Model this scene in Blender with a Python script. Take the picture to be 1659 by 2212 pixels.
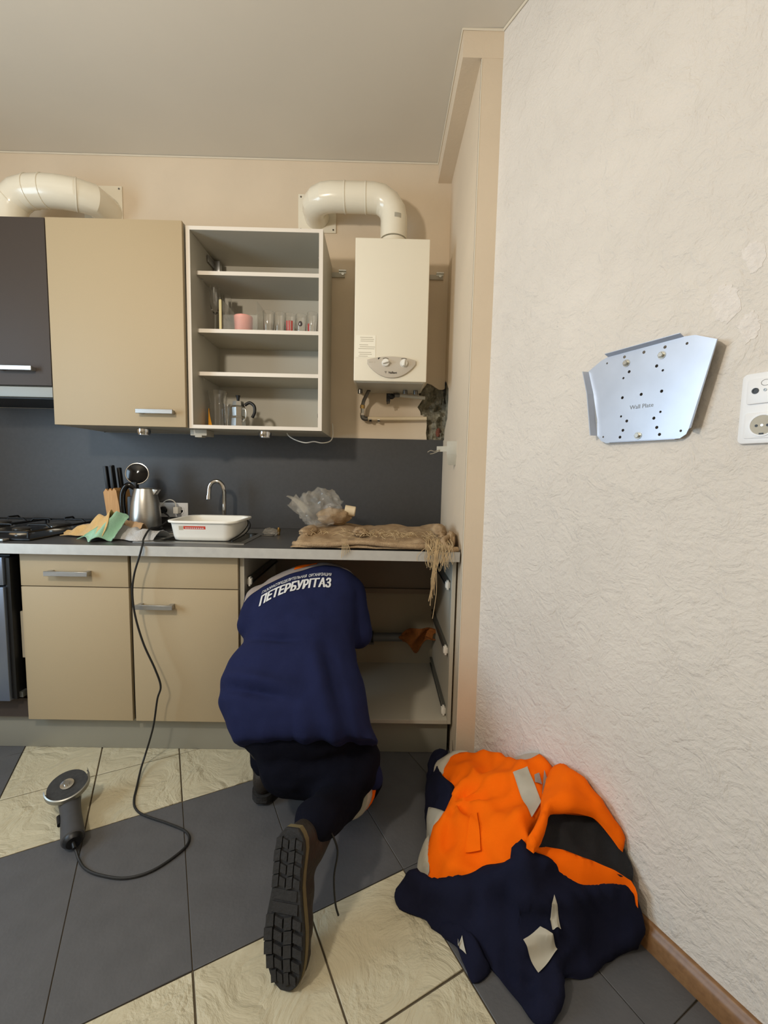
import bpy, bmesh, math, random
from mathutils import Vector, Matrix, Euler, noise
from mathutils.bvhtree import BVHTree

# ------------------------------------------------------------------ scene, camera, world, lights
scene = bpy.context.scene
for o in list(bpy.data.objects):
    bpy.data.objects.remove(o, do_unlink=True)
COL = scene.collection
PI = math.pi

CAM_LOC = Vector((0.0, -2.3213, 1.2348))
YAW, PITCH, ROLL, FPX = 0.0090, -0.0894, 0.0209, 911.15
fwd = Vector((math.sin(YAW) * math.cos(PITCH), math.cos(YAW) * math.cos(PITCH), math.sin(PITCH)))
rgt = Vector((math.cos(YAW), -math.sin(YAW), 0.0))
upv = rgt.cross(fwd)
r2 = rgt * math.cos(ROLL) + upv * math.sin(ROLL)
u2 = upv * math.cos(ROLL) - rgt * math.sin(ROLL)
cam_data = bpy.data.cameras.new('camera')
cam = bpy.data.objects.new('camera', cam_data)
COL.objects.link(cam)
cam.matrix_world = Matrix(((r2.x, u2.x, -fwd.x, CAM_LOC.x), (r2.y, u2.y, -fwd.y, CAM_LOC.y),
                           (r2.z, u2.z, -fwd.z, CAM_LOC.z), (0, 0, 0, 1)))
cam_data.sensor_fit = 'VERTICAL'
cam_data.sensor_height = 36.0
cam_data.lens = FPX / 2212 * 36.0
cam_data.clip_start = 0.02
scene.camera = cam

world = bpy.data.worlds.new('world')
scene.world = world
world.use_nodes = True
bg = world.node_tree.nodes['Background']
bg.inputs[0].default_value = (0.62, 0.76, 1.0, 1)
bg.inputs[1].default_value = 0.6

vs = scene.view_settings
vs.view_transform = 'Standard'
vs.look = 'None'
vs.gamma = 1.0
vs.use_curve_mapping = False
vs.exposure = 0.0


def light(name, kind, loc, energy, color, **kw):
    d = bpy.data.lights.new(name, kind)
    d.energy = energy
    d.color = color
    for k, v in kw.items():
        setattr(d, k, v)
    o = bpy.data.objects.new(name, d)
    COL.objects.link(o)
    o.location = loc
    return o


LAMP = Vector((-1.06, -2.15, 2.10))
light('pendant_bulb_light', 'POINT', LAMP, 62.0, (1.0, 0.90, 0.76), shadow_soft_size=0.07)
# daylight entering through the window of the left wall
wl = light('window_daylight', 'AREA', (-2.66, -1.95, 1.5), 42.0, (0.60, 0.81, 1.0), shape='RECTANGLE', size=1.3, size_y=1.1)
wl.rotation_euler = Euler((0, -PI / 2, 0))

# ------------------------------------------------------------------ materials
MATS = {}


def s2l(c):
    return tuple((x / 12.92 if x <= 0.04045 else ((x + 0.055) / 1.055) ** 2.4) for x in (v / 255.0 for v in c))


def mat(name, rgb, rough=0.5, metal=0.0, var=0.0, vscale=8.0, bump=0.0, bscale=60.0, spec=0.5, coat=0.0,
        trans=0.0, ior=1.45, alpha=1.0, emit=None, estr=0.0, stretch=None, sheen=0.0, detail=4.0, rgb2=None, dist=0.02):
    m = bpy.data.materials.new(name)
    m.use_nodes = True
    nt = m.node_tree
    b = nt.nodes['Principled BSDF']
    c = s2l(rgb) + (1,)
    b.inputs['Base Color'].default_value = c
    b.inputs['Roughness'].default_value = rough
    b.inputs['Metallic'].default_value = metal
    b.inputs['Specular IOR Level'].default_value = spec
    b.inputs['Coat Weight'].default_value = coat
    b.inputs['Transmission Weight'].default_value = trans
    b.inputs['IOR'].default_value = ior
    b.inputs['Alpha'].default_value = alpha
    b.inputs['Sheen Weight'].default_value = sheen
    if emit:
        b.inputs['Emission Color'].default_value = s2l(emit) + (1,)
        b.inputs['Emission Strength'].default_value = estr
    tc = nt.nodes.new('ShaderNodeTexCoord')
    src = tc.outputs['Object']
    if stretch:
        mp = nt.nodes.new('ShaderNodeMapping')
        mp.inputs['Scale'].default_value = stretch
        nt.links.new(src, mp.inputs['Vector'])
        src = mp.outputs['Vector']
    if var > 0 or rgb2:
        n = nt.nodes.new('ShaderNodeTexNoise')
        n.inputs['Scale'].default_value = vscale
        n.inputs['Detail'].default_value = detail
        nt.links.new(src, n.inputs['Vector'])
        r = nt.nodes.new('ShaderNodeValToRGB')
        r.color_ramp.elements[0].position = 0.3
        r.color_ramp.elements[1].position = 0.7
        c2 = s2l(rgb2) if rgb2 else tuple(min(1, x * (1 + var)) for x in c[:3])
        c1 = c[:3] if rgb2 else tuple(x * (1 - var) for x in c[:3])
        r.color_ramp.elements[0].color = c1 + (1,)
        r.color_ramp.elements[1].color = c2 + (1,)
        nt.links.new(n.outputs['Fac'], r.inputs['Fac'])
        nt.links.new(r.outputs['Color'], b.inputs['Base Color'])
    if bump > 0:
        n2 = nt.nodes.new('ShaderNodeTexNoise')
        n2.inputs['Scale'].default_value = bscale
        n2.inputs['Detail'].default_value = 5
        nt.links.new(src, n2.inputs['Vector'])
        bp = nt.nodes.new('ShaderNodeBump')
        bp.inputs['Strength'].default_value = bump
        bp.inputs['Distance'].default_value = dist
        nt.links.new(n2.outputs['Fac'], bp.inputs['Height'])
        nt.links.new(bp.outputs['Normal'], b.inputs['Normal'])
    MATS[name] = m
    return m


def wallpaper(name, rgb, strength, scale, dist=0.004, fine=0.35, rough=0.65, distort=1.6):
    """crumpled-plaster wallpaper: ridged noise relief on a plain colour"""
    m = mat(name, rgb, 0.75, var=0.04, vscale=3.0)
    nt = m.node_tree
    b = nt.nodes['Principled BSDF']
    tc = nt.nodes.new('ShaderNodeTexCoord')
    n1 = nt.nodes.new('ShaderNodeTexNoise')
    n1.inputs['Scale'].default_value = scale
    n1.inputs['Detail'].default_value = 6
    n1.inputs['Roughness'].default_value = rough
    n1.inputs['Distortion'].default_value = distort
    nt.links.new(tc.outputs['Object'], n1.inputs['Vector'])
    a = nt.nodes.new('ShaderNodeMath'); a.operation = 'SUBTRACT'; a.inputs[1].default_value = 0.5
    nt.links.new(n1.outputs['Fac'], a.inputs[0])
    ab = nt.nodes.new('ShaderNodeMath'); ab.operation = 'ABSOLUTE'
    nt.links.new(a.outputs[0], ab.inputs[0])
    n2 = nt.nodes.new('ShaderNodeTexNoise')
    n2.inputs['Scale'].default_value = scale * 5
    n2.inputs['Detail'].default_value = 3
    nt.links.new(tc.outputs['Object'], n2.inputs['Vector'])
    ad = nt.nodes.new('ShaderNodeMath'); ad.operation = 'MULTIPLY_ADD'
    ad.inputs[1].default_value = fine
    nt.links.new(n2.outputs['Fac'], ad.inputs[0])
    nt.links.new(ab.outputs[0], ad.inputs[2])
    bp = nt.nodes.new('ShaderNodeBump')
    bp.inputs['Strength'].default_value = strength
    bp.inputs['Distance'].default_value = dist
    nt.links.new(ad.outputs[0], bp.inputs['Height'])
    nt.links.new(bp.outputs['Normal'], b.inputs['Normal'])
    return m


wallpaper('wall_back', (219, 202, 178), 0.25, 14)
wallpaper('wall_right', (220, 213, 204), 0.9, 15, 0.014, 0.28, 0.58, 0.7)
mat('ceiling', (214, 206, 192), 0.55, var=0.02, vscale=2)
m_ = wallpaper('tile_cream', (192, 183, 156), 0.9, 6.5, 0.030, 0.06, 0.55, 0.9)
m_.node_tree.nodes['Principled BSDF'].inputs['Roughness'].default_value = 0.5
mat('bead', (224, 214, 194), 0.6)
mat('splash', (66, 66, 67), 0.45, var=0.06, vscale=60, detail=2)
mat('worktop', (72, 72, 73), 0.38, var=0.10, vscale=160, detail=2)
mat('alu', (176, 176, 174), 0.34, metal=0.85, bump=0.05, bscale=30, stretch=(1, 30, 30))
mat('alu_edge', (196, 195, 190), 0.42, metal=0.35, var=0.05, vscale=30)
mat('steel', (205, 203, 198), 0.22, metal=1.0)
mat('steel_brushed', (190, 188, 182), 0.33, metal=1.0, var=0.05, vscale=40, stretch=(1, 1, 12))
mat('steel_dark', (120, 118, 114), 0.35, metal=0.9)
mat('chrome', (215, 215, 215), 0.08, metal=1.0)
mat('beige', (178, 159, 127), 0.56, var=0.015, vscale=300, detail=1, bump=0.03, bscale=500)
mat('hood_brown', (66, 57, 51), 0.58, var=0.03, vscale=300, detail=1)
mat('carcass', (186, 180, 165), 0.5, var=0.015, vscale=4)
mat('shelf_white', (226, 217, 204), 0.45)
mat('plinth', (150, 147, 134), 0.42, metal=0.15, var=0.03, vscale=3)
mat('visor', (150, 154, 152), 0.55, metal=0.2)
mat('dark_gap', (28, 25, 22), 0.8)
mat('back_brown', (124, 110, 94), 0.6, var=0.05, vscale=5)
mat('back_grey', (158, 148, 128), 0.6, var=0.05, vscale=5)
mat('black', (16, 16, 17), 0.42)
mat('black_gloss', (12, 12, 14), 0.12)
mat('enamel_black', (18, 18, 19), 0.25)
mat('oven_steel', (140, 150, 168), 0.36, metal=0.8, var=0.04, vscale=20, stretch=(30, 1, 1))
mat('white_enamel', (236, 228, 208), 0.3, coat=0.3)
mat('white_duct', (236, 228, 208), 0.22, coat=0.3)
mat('white_plastic', (236, 233, 224), 0.4)
mat('paper_scuff', (227, 220, 213), 0.85, var=0.04, vscale=40, bump=0.4, bscale=90)
mat('cool_white', (232, 233, 235), 0.35)
mat('grey_fascia', (196, 186, 170), 0.45)
mat('ink', (40, 38, 36), 0.7)
mat('ink_soft', (186, 176, 156), 0.8)
mat('paper', (246, 240, 222), 0.8)

mat('tile_dark', (87, 87, 89), 0.5, var=0.07, vscale=14, bump=0.06, bscale=80, detail=6)
mat('grout', (92, 82, 66), 0.9, var=0.1, vscale=30)
mat('wood_base', (122, 88, 56), 0.38, rgb2=(140, 104, 68), vscale=6, stretch=(1, 14, 14))
mat('concrete', (164, 158, 138), 0.95, rgb2=(112, 106, 88), vscale=26, bump=0.9, bscale=55, detail=8)
mat('concrete_dark', (92, 86, 70), 0.98, rgb2=(60, 55, 44), vscale=30, bump=0.9, bscale=60, detail=8)
mat('brick_bit', (122, 74, 58), 0.95, var=0.2, vscale=40, bump=0.6, bscale=80)
mat('pipe_cream', (222, 204, 172), 0.42)
mat('brass', (168, 140, 86), 0.32, metal=0.9)
mat('galv', (194, 202, 216), 0.36, metal=0.5, var=0.07, vscale=9, detail=5)
mat('zinc', (205, 206, 200), 0.25, metal=0.9)
mat('grey_pvc', (96, 98, 98), 0.45)
mat('slide', (118, 120, 116), 0.35, metal=0.7)
mat('rag_brown', (140, 84, 36), 0.95, var=0.25, vscale=20, bump=0.5, bscale=60)
mat('wood_block', (188, 140, 84), 0.5, rgb2=(204, 156, 98), vscale=8, stretch=(20, 20, 2))
mat('yellow_cloth', (222, 180, 112), 0.95, var=0.08, vscale=30, bump=0.5, bscale=260, sheen=0.3)
mat('green_cloth', (152, 196, 170), 0.95, var=0.06, vscale=30, bump=0.25, bscale=260, sheen=0.3)
mat('grey_cloth', (190, 188, 186), 0.95, var=0.06, vscale=30, bump=0.4, bscale=220)
mat('peach_cloth', (214, 180, 144), 0.95, bump=0.4, bscale=220)
mat('red_label', (204, 66, 44), 0.5)
mat('burlap', (190, 163, 128), 1.0, rgb2=(148, 122, 92), vscale=22, bump=0.5, bscale=300, detail=6)
mat('fringe', (190, 166, 128), 1.0, var=0.15, vscale=30)
mat('clear_glass', (255, 255, 255), 0.03, trans=1.0, ior=1.45)
mat('clear_plastic', (246, 246, 240), 0.12, trans=0.85, ior=1.12, alpha=0.42)
mat('film', (238, 232, 220), 0.12, trans=0.6, ior=1.3, alpha=0.34, coat=0.6)
mat('pink', (236, 160, 146), 0.45)
mat('candle', (238, 226, 176), 0.5)
mat('orange_print', (232, 160, 44), 0.5)
mat('red_print', (180, 70, 64), 0.5)
mat('dark_print', (52, 32, 34), 0.5)
mat('navy', (29, 34, 66), 0.95, var=0.10, vscale=10, bump=0.12, bscale=400, spec=0.15)
mat('navy_dark', (23, 25, 43), 0.95, var=0.15, vscale=10, bump=0.12, bscale=400, spec=0.15)
mat('trouser', (15, 16, 26), 0.97, var=0.15, vscale=12, bump=0.15, bscale=300, spec=0.1)
mat('lining', (30, 30, 33), 0.9, var=0.2, vscale=10, bump=0.2, bscale=200)
mat('orange_cloth', (255, 108, 8), 0.9, var=0.06, vscale=8, bump=0.15, bscale=500, spec=0.1)
mat('reflective', (178, 172, 156), 0.5, var=0.06, vscale=30)
mat('reflective_warm', (150, 138, 130), 0.6, var=0.06, vscale=30)
mat('print_white', (205, 205, 205), 0.7)
mat('rubber', (34, 33, 33), 0.75, var=0.15, vscale=60, bump=0.2, bscale=120)
mat('rubber_tan', (104, 92, 62), 0.7, var=0.1, vscale=30)
mat('leather', (33, 29, 24), 0.6, rgb2=(48, 38, 29), vscale=8, bump=0.15, bscale=90)
mat('skin', (196, 150, 122), 0.55, var=0.05, vscale=20)
mat('hair', (52, 42, 34), 0.8)
mat('cord', (30, 30, 30), 0.5)
mat('tool_grey', (66, 66, 68), 0.55, var=0.08, vscale=40)
mat('cast_alu', (150, 150, 144), 0.4, metal=0.7, var=0.1, vscale=30)
mat('disc_abrasive', (52, 52, 52), 0.8, var=0.2, vscale=90)
mat('window_frame', (235, 235, 232), 0.4)

# ------------------------------------------------------------------ geometry helpers
ORG = {}


class G:
    def __init__(s):
        s.v = []
        s.f = []

    def add(s, vs_, fs_):
        n = len(s.v)
        s.v += [tuple(q) for q in vs_]
        s.f += [tuple(i + n for i in f) for f in fs_]
        return s

    def box(s, x0, x1, y0, y1, z0, z1, M=None):
        q = [Vector((x, y, z)) for x in (x0, x1) for y in (y0, y1) for z in (z0, z1)]
        if M:
            q = [M @ a for a in q]
        return s.add(q, [(0, 1, 3, 2), (4, 6, 7, 5), (0, 4, 5, 1), (2, 3, 7, 6), (0, 2, 6, 4), (1, 5, 7, 3)])

    def tube(s, pts, r, n=10, cap=True, flat=1.0):
        pts = [Vector(q) for q in pts]
        rs = r if isinstance(r, (list, tuple)) else [r] * len(pts)
        up = None
        rings = []
        for i, q in enumerate(pts):
            t = (pts[min(i + 1, len(pts) - 1)] - pts[max(i - 1, 0)])
            if t.length < 1e-9:
                t = Vector((0, 0, 1))
            t.normalize()
            if up is None:
                a = Vector((0, 0, 1)) if abs(t.z) < 0.9 else Vector((1, 0, 0))
                up = (a - t * a.dot(t)).normalized()
            else:
                up = (up - t * up.dot(t))
                up = up.normalized() if up.length > 1e-6 else Vector((1, 0, 0))
            sd = t.cross(up)
            rings.append([q + (up * math.cos(2 * PI * k / n) * flat + sd * math.sin(2 * PI * k / n)) * rs[i] for k in range(n)])
        vs_ = [a for rg in rings for a in rg]
        fs_ = []
        for i in range(len(pts) - 1):
            for k in range(n):
                fs_.append((i * n + k, i * n + (k + 1) % n, (i + 1) * n + (k + 1) % n, (i + 1) * n + k))
        if cap:
            fs_.append(tuple(range(n - 1, -1, -1)))
            m = (len(pts) - 1) * n
            fs_.append(tuple(m + k for k in range(n)))
        return s.add(vs_, fs_)

    def lathe(s, prof, c=(0, 0, 0), n=24, M=None, closed=False):
        """prof: list of (r, z); around local z, placed at c, optional rotation M"""
        c = Vector(c)
        vs_ = []
        for (r, z) in prof:
            for k in range(n):
                q = Vector((r * math.cos(2 * PI * k / n), r * math.sin(2 * PI * k / n), z))
                if M:
                    q = M @ q
                vs_.append(c + q)
        fs_ = []
        m = len(prof)
        for i in range(m - 1):
            for k in range(n):
                fs_.append((i * n + k, i * n + (k + 1) % n, (i + 1) * n + (k + 1) % n, (i + 1) * n + k))
        if closed:
            for k in range(n):
                fs_.append(((m - 1) * n + k, (m - 1) * n + (k + 1) % n, (k + 1) % n, k))
        else:
            if prof[0][0] > 1e-6:
                fs_.append(tuple(range(n - 1, -1, -1)))
            if prof[-1][0] > 1e-6:
                fs_.append(tuple((m - 1) * n + k for k in range(n)))
        return s.add(vs_, fs_)

    def prism(s, poly, fn0, fn1):
        """poly: 2-D points; fn0/fn1 map a 2-D point to the two end faces"""
        n = len(poly)
        return s.add([fn0(q) for q in poly] + [fn1(q) for q in poly],
                     [tuple(range(n - 1, -1, -1)), tuple(range(n, 2 * n))] +
                     [(i, (i + 1) % n, n + (i + 1) % n, n + i) for i in range(n)])

    def ball(s, c, r, nu=14, nv=9):
        rx, ry, rz = r if isinstance(r, (tuple, list)) else (r, r, r)
        c = Vector(c)
        vs_ = [c + Vector((0, 0, -rz))]
        for j in range(1, nv):
            a = -PI / 2 + PI * j / nv
            for i in range(nu):
                t = 2 * PI * i / nu
                vs_.append(c + Vector((rx * math.cos(a) * math.cos(t), ry * math.cos(a) * math.sin(t), rz * math.sin(a))))
        vs_.append(c + Vector((0, 0, rz)))
        fs_ = [(0, 1 + (i + 1) % nu, 1 + i) for i in range(nu)]
        for j in range(nv - 2):
            for i in range(nu):
                fs_.append((1 + j * nu + i, 1 + j * nu + (i + 1) % nu, 1 + (j + 1) * nu + (i + 1) % nu, 1 + (j + 1) * nu + i))
        L_ = len(vs_) - 1
        b = 1 + (nv - 2) * nu
        fs_ += [(b + i, b + (i + 1) % nu, L_) for i in range(nu)]
        return s.add(vs_, fs_)

    def grid(s, fn, nu, nv, closed_u=False):
        vs_ = [fn(i / (nu if closed_u else nu - 1), j / (nv - 1)) for j in range(nv) for i in range(nu)]
        fs_ = []
        for j in range(nv - 1):
            for i in range(nu if closed_u else nu - 1):
                fs_.append((j * nu + i, j * nu + (i + 1) % nu, (j + 1) * nu + (i + 1) % nu, (j + 1) * nu + i))
        return s.add(vs_, fs_)


def obj(name, g, m, parent=None, smooth=False, bevel=0.0, angle=0.7, recalc=True, seg=2):
    me = bpy.data.meshes.new(name)
    bm = bmesh.new()
    vs_ = [bm.verts.new(q) for q in g.v]
    for f in g.f:
        try:
            bm.faces.new([vs_[i] for i in f])
        except ValueError:
            pass
    if bevel > 0:
        bm.normal_update()
        bmesh.ops.recalc_face_normals(bm, faces=bm.faces)
        ed = [e for e in bm.edges if len(e.link_faces) == 2 and e.calc_face_angle(0) > 0.5]
        bmesh.ops.bevel(bm, geom=ed, offset=bevel, segments=seg, affect='EDGES', profile=0.6, clamp_overlap=True)
    if recalc:
        bmesh.ops.recalc_face_normals(bm, faces=bm.faces)
    if parent is not None:
        org = ORG[parent.name]
    else:
        xs = [q.co for q in bm.verts]
        org = Vector(((min(q.x for q in xs) + max(q.x for q in xs)) / 2, (min(q.y for q in xs) + max(q.y for q in xs)) / 2, min(q.z for q in xs)))
    for q in bm.verts:
        q.co -= org
    bm.to_mesh(me)
    bm.free()
    o = bpy.data.objects.new(name, me)
    COL.objects.link(o)
    if parent is not None:
        o.parent = parent
    else:
        o.location = org
    ORG[o.name] = org
    me.materials.append(MATS[m] if isinstance(m, str) else m)
    if smooth or bevel > 0:
        for pl in me.polygons:
            pl.use_smooth = True
        me.set_sharp_from_angle(angle=angle)
    return o


def tag(o, label, cat, group=None, kind=None):
    o['label'] = label
    o['category'] = cat
    if group:
        o['group'] = group
    if kind:
        o['kind'] = kind
    return o


def struct(name, g, m, label=None, parent=None, **kw):
    o = obj(name, g, m, parent, **kw)
    if parent is None:
        o['kind'] = 'structure'
        o['label'] = label or name.replace('_', ' ')
        o['category'] = name.split('_')[0]
    return o


def thing(name, loc, label, cat, group=None):
    o = bpy.data.objects.new(name, None)
    COL.objects.link(o)
    o.location = loc
    o.empty_display_size = 0.05
    ORG[o.name] = Vector(loc)
    return tag(o, label, cat, group)


def dup(root, delta, label=None, scale=None):
    """copy of a thing with its parts and sub-parts, shifted by delta"""
    def cp(o, par):
        c = o.copy()
        COL.objects.link(c)
        c.parent = par
        for ch in o.children:
            cp(ch, c)
        return c
    r = cp(root, None)
    r.location = root.location + Vector(delta)
    if scale:
        r.scale = scale
    if label:
        r['label'] = label
    return r


def smooth_path(pts, k=6):
    pts = [Vector(q) for q in pts]
    out = []
    for i in range(len(pts) - 1):
        p0, p1, p2, p3 = pts[max(i - 1, 0)], pts[i], pts[i + 1], pts[min(i + 2, len(pts) - 1)]
        for j in range(k):
            t = j / k
            out.append(0.5 * ((2 * p1) + (p2 - p0) * t + (2 * p0 - 5 * p1 + 4 * p2 - p3) * t * t + (3 * p1 - p0 - 3 * p2 + p3) * t ** 3))
    out.append(pts[-1])
    return out


def arc(c, r, a0, a1, n, e1, e2):
    c, e1, e2 = Vector(c), Vector(e1), Vector(e2)
    return [c + (e1 * math.cos(a0 + (a1 - a0) * i / n) + e2 * math.sin(a0 + (a1 - a0) * i / n)) * r for i in range(n + 1)]


def text_mesh(body, size, bold=0.0, spacing=1.0):
    """2-D verts and faces of a line of lettering, centred on x, baseline at y = 0"""
    cu = bpy.data.curves.new('lettering', 'FONT')
    cu.body = body
    cu.size = size
    cu.offset = bold
    cu.align_x = 'CENTER'
    cu.space_character = spacing
    cu.resolution_u = 3
    to = bpy.data.objects.new('lettering', cu)
    COL.objects.link(to)
    bpy.context.view_layer.update()
    me = to.to_mesh()
    v = [(q.co.x, q.co.y) for q in me.vertices]
    f = [tuple(pl.vertices) for pl in me.polygons]
    to.to_mesh_clear()
    bpy.data.objects.remove(to)
    bpy.data.curves.remove(cu)
    return v, f


def fnoise(q, s=1.0, seed=0.0):
    return noise.noise(Vector((q[0] * s + seed, q[1] * s + seed * 1.7, q[2] * s - seed)))

# ================================================================== THE ROOM
ZC = 2.834                       # ceiling
XN, XB, YP = 0.334, 0.4106, -0.6595   # niche side, start of the right wall, front of the pier
XL, YR = -2.75, -4.4
UW = Vector((0.457, -0.8895, 0))  # along the right wall, towards the camera
NW = Vector((-0.8895, -0.457, 0))
BW = Vector((XB, YP, 0))


def RW(u, z, d=0.0):
    q = BW + UW * u + NW * d
    return Vector((q.x, q.y, z))


# ---- floor with its tiles
ulen = 4.25
endR = RW(ulen, 0)
g = G().prism([(XL, 0.08), (0.6, 0.08), (0.6, YP), (endR.x + 0.05, YR), (XL, YR)],
              lambda q: (q[0], q[1], -0.08), lambda q: (q[0], q[1], -0.004))
floor = struct('floor', g, 'grout', 'tiled kitchen floor with cream fields and dark grey bands')
TH = 0.4749
D1 = Vector((math.cos(TH), math.sin(TH)))
N1 = Vector((-math.sin(TH), math.cos(TH)))
A0, PA = -1.3254, 0.3022
B0, PB = -0.1192, 0.3015


def clip(poly, fn):
    out = []
    for i in range(len(poly)):
        a, b = poly[i], poly[(i + 1) % len(poly)]
        fa, fb = fn(a), fn(b)
        if fa >= 0:
            out.append(a)
        if (fa >= 0) != (fb >= 0):
            t = fa / (fa - fb)
            out.append((a[0] + (b[0] - a[0]) * t, a[1] + (b[1] - a[1]) * t))
    return out


def tile(a0, a1, b0, b1, m, gap):
    c = [(a0 + gap, b0 + gap), (a1 - gap, b0 + gap), (a1 - gap, b1 - gap), (a0 + gap, b1 - gap)]
    w = [tuple(D1 * a + N1 * b) for a, b in c]
    for fn in (lambda q: q[0] - XL - 0.002, lambda q: -q[1] - 0.002, lambda q: q[1] - YR - 0.002,
               lambda q: 0.060 - (q[0] * D1.x + q[1] * D1.y)):
        w = clip(w, fn)
        if len(w) < 3:
            return
    area = abs(sum(w[i][0] * w[(i + 1) % len(w)][1] - w[(i + 1) % len(w)][0] * w[i][1] for i in range(len(w)))) / 2
    if area < 0.0008:
        return
    cx = sum(q[0] for q in w) / len(w)
    cy = sum(q[1] for q in w) / len(w)
    if cy > -0.30 or cy < -2.6:
        if not (cy < -2.6 and random.random() < 2):
            return
    dz = random.uniform(-0.0006, 0.0006)
    gg = G().prism(w, lambda q: (q[0], q[1], -0.004), lambda q: (q[0], q[1], dz))
    obj('floor_tile', gg, m, floor, bevel=0.0012, seg=1)


random.seed(3)
for i in range(-9, 8):
    for j in range(-4, 16):
        a0 = A0 + PA * i
        b1 = B0 - PB * j
        cream_a = (-1 <= i <= 2) or (-7 <= i <= -4)
        cream_b = (j <= 0 and j >= -3) or (3 <= j <= 6) or (9 <= j <= 12)
        if cream_a and cream_b:
            tile(a0, a0 + PA, b1 - PB, b1, 'tile_cream', 0.0024)
        elif cream_a:                       # band running along the a axis: long tiles across it
            if j in (1, 7, 13):
                tile(a0, a0 + PA, b1 - 2 * PB, b1, 'tile_dark', 0.0011)
        else:
            if (j % 2) == 1:
                tile(a0, a0 + PA, b1 - 2 * PB, b1, 'tile_dark', 0.0011)

# ---- walls
notch = [(0.325, 1.695), (0.303, 1.695), (0.282, 1.707), (0.262, 1.720), (0.239, 1.727), (0.217, 1.698), (0.198, 1.687),
         (0.194, 1.666), (0.217, 1.641), (0.200, 1.614), (0.190, 1.599), (0.206, 1.575), (0.209, 1.557), (0.224, 1.555),
         (0.220, 1.543), (0.242, 1.526), (0.243, 1.498), (0.240, 1.462), (0.246, 1.420)]
poly = [(XL, 0), (XN, 0), (XN, 1.42)] + notch[::-1] + [(XN, 1.700), (XN, ZC), (XL, ZC)]
g = G().prism(poly, lambda q: (q[0], 0.0, q[1]), lambda q: (q[0], 0.012, q[1]))
wall_back = struct('wall_back', g, 'wall_back', 'beige wallpapered wall behind the kitchen units')
obj('masonry', G().box(XL, 0.75, 0.07, 0.14, 0, ZC), 'concrete', wall_back)
# the chipped-open corner: broken concrete behind the wallpaper


def chip(u, v):
    x = 0.175 + u * 0.22
    z = 1.41 + v * 0.335
    y = 0.030 + 0.034 * fnoise((x, 0, z), 26, 3) + 0.018 * fnoise((x, 0, z), 70, 8)
    if 0.22 < x < 0.334 and 1.60 < z < 1.66:
        y += 0.018
    y -= 0.026 * math.exp(-((z - 1.545) / 0.018) ** 2)     # mortar ledge around the lower pipe
    if z < 1.52:
        y -= 0.012
    return (x, min(max(y, 0.002), 0.066), z)


obj('broken_plaster', G().grid(chip, 34, 46), 'concrete', wall_back, smooth=True, recalc=False)
obj('brick_fragment', G().ball((0.307, 0.012, 1.468), (0.014, 0.008, 0.026), 9, 6), 'brick_bit', wall_back)

side = [(0, 0), (0, 1.42), (-0.036, 1.425), (-0.050, 1.476), (-0.10, 1.510), (-0.13, 1.528), (-0.134, 1.575), (-0.142, 1.622),
        (-0.135, 1.674), (-0.09, 1.703), (-0.026, 1.740), (0, 1.735), (0, ZC), (YP, ZC), (YP, 0)]
g = G().prism(side, lambda q: (XN, q[0], q[1]), lambda q: (XN + 0.01, q[0], q[1]))
wall_niche = struct('wall_niche', g, 'wall_back', 'narrow pale side wall of the recess right of the water heater')
core = [(XN + 0.0101, 0.0), (XN + 0.0101, YP), (XB + 0.10, YP), (XB + 0.10, 0.0)]


def chip2(u, v):
    y = -0.17 + u * 0.18
    z = 1.41 + v * 0.345
    return (XN + 0.009 + 0.006 * fnoise((0, y, z), 30, 5), y, z)


obj('pier_core', G().box(XN + 0.02, XB + 0.2, YP + 0.0, 0.0, 0, ZC), 'wall_back', wall_niche)
obj('broken_plaster', G().grid(chip2, 16, 30), 'concrete', wall_niche, smooth=True, recalc=False)
obj('pier_front', G().box(XN, XB + 0.02, YP - 0.001, YP + 0.01, 0, ZC), 'wall_back', wall_niche)
obj('corner_bead', G().tube([(XN + 0.001, YP, 0.02), (XN + 0.001, YP, 2.735)], 0.0022, 6), 'bead', wall_niche)
# damp brown scar at the foot of the pier
obj('torn_patch', G().prism([(-0.66, 0.0), (-0.62, 0.0), (-0.585, 0.09), (-0.60, 0.05), (-0.655, 0.012)], lambda q: (XN - 0.0006, q[0], q[1]), lambda q: (XN, q[0], q[1])), 'brick_bit', wall_niche)

g = G().prism([(0, 0), (ulen, 0), (ulen, ZC), (0, ZC)], lambda q: RW(q[0], q[1], 0), lambda q: RW(q[0], q[1], -0.1))
wall_right = struct('wall_right', g, 'wall_right', 'pale textured wallpaper wall running along the right')
# left wall with the window that gives the daylight, rear wall
WY0, WY1, WZ0, WZ1 = -2.56, -1.34, 0.82, 2.2
g = G().box(XL - 0.1, XL, YR, WY0, 0, ZC).box(XL - 0.1, XL, WY1, 0.1, 0, ZC).box(XL - 0.1, XL, WY0, WY1, 0, WZ0).box(XL - 0.1, XL, WY0, WY1, WZ1, ZC)
struct('wall_left', g, 'wall_back', 'left kitchen wall with a window')
g = G().box(XL - 0.08, XL - 0.03, WY0, WY0 + 0.06, WZ0, WZ1).box(XL - 0.08, XL - 0.03, WY1 - 0.06, WY1, WZ0, WZ1)
g.box(XL - 0.08, XL - 0.03, WY0, WY1, WZ0, WZ0 + 0.06).box(XL - 0.08, XL - 0.03, WY0, WY1, WZ1 - 0.06, WZ1).box(XL - 0.08, XL - 0.03, -1.98, -1.92, WZ0, WZ1)
wn = struct('window_1', g, 'window_frame', 'white framed window in the left wall')
obj('pane', G().box(XL - 0.058, XL - 0.052, WY0 + 0.06, WY1 - 0.06, WZ0 + 0.06, WZ1 - 0.06), 'clear_glass', wn)
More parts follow.
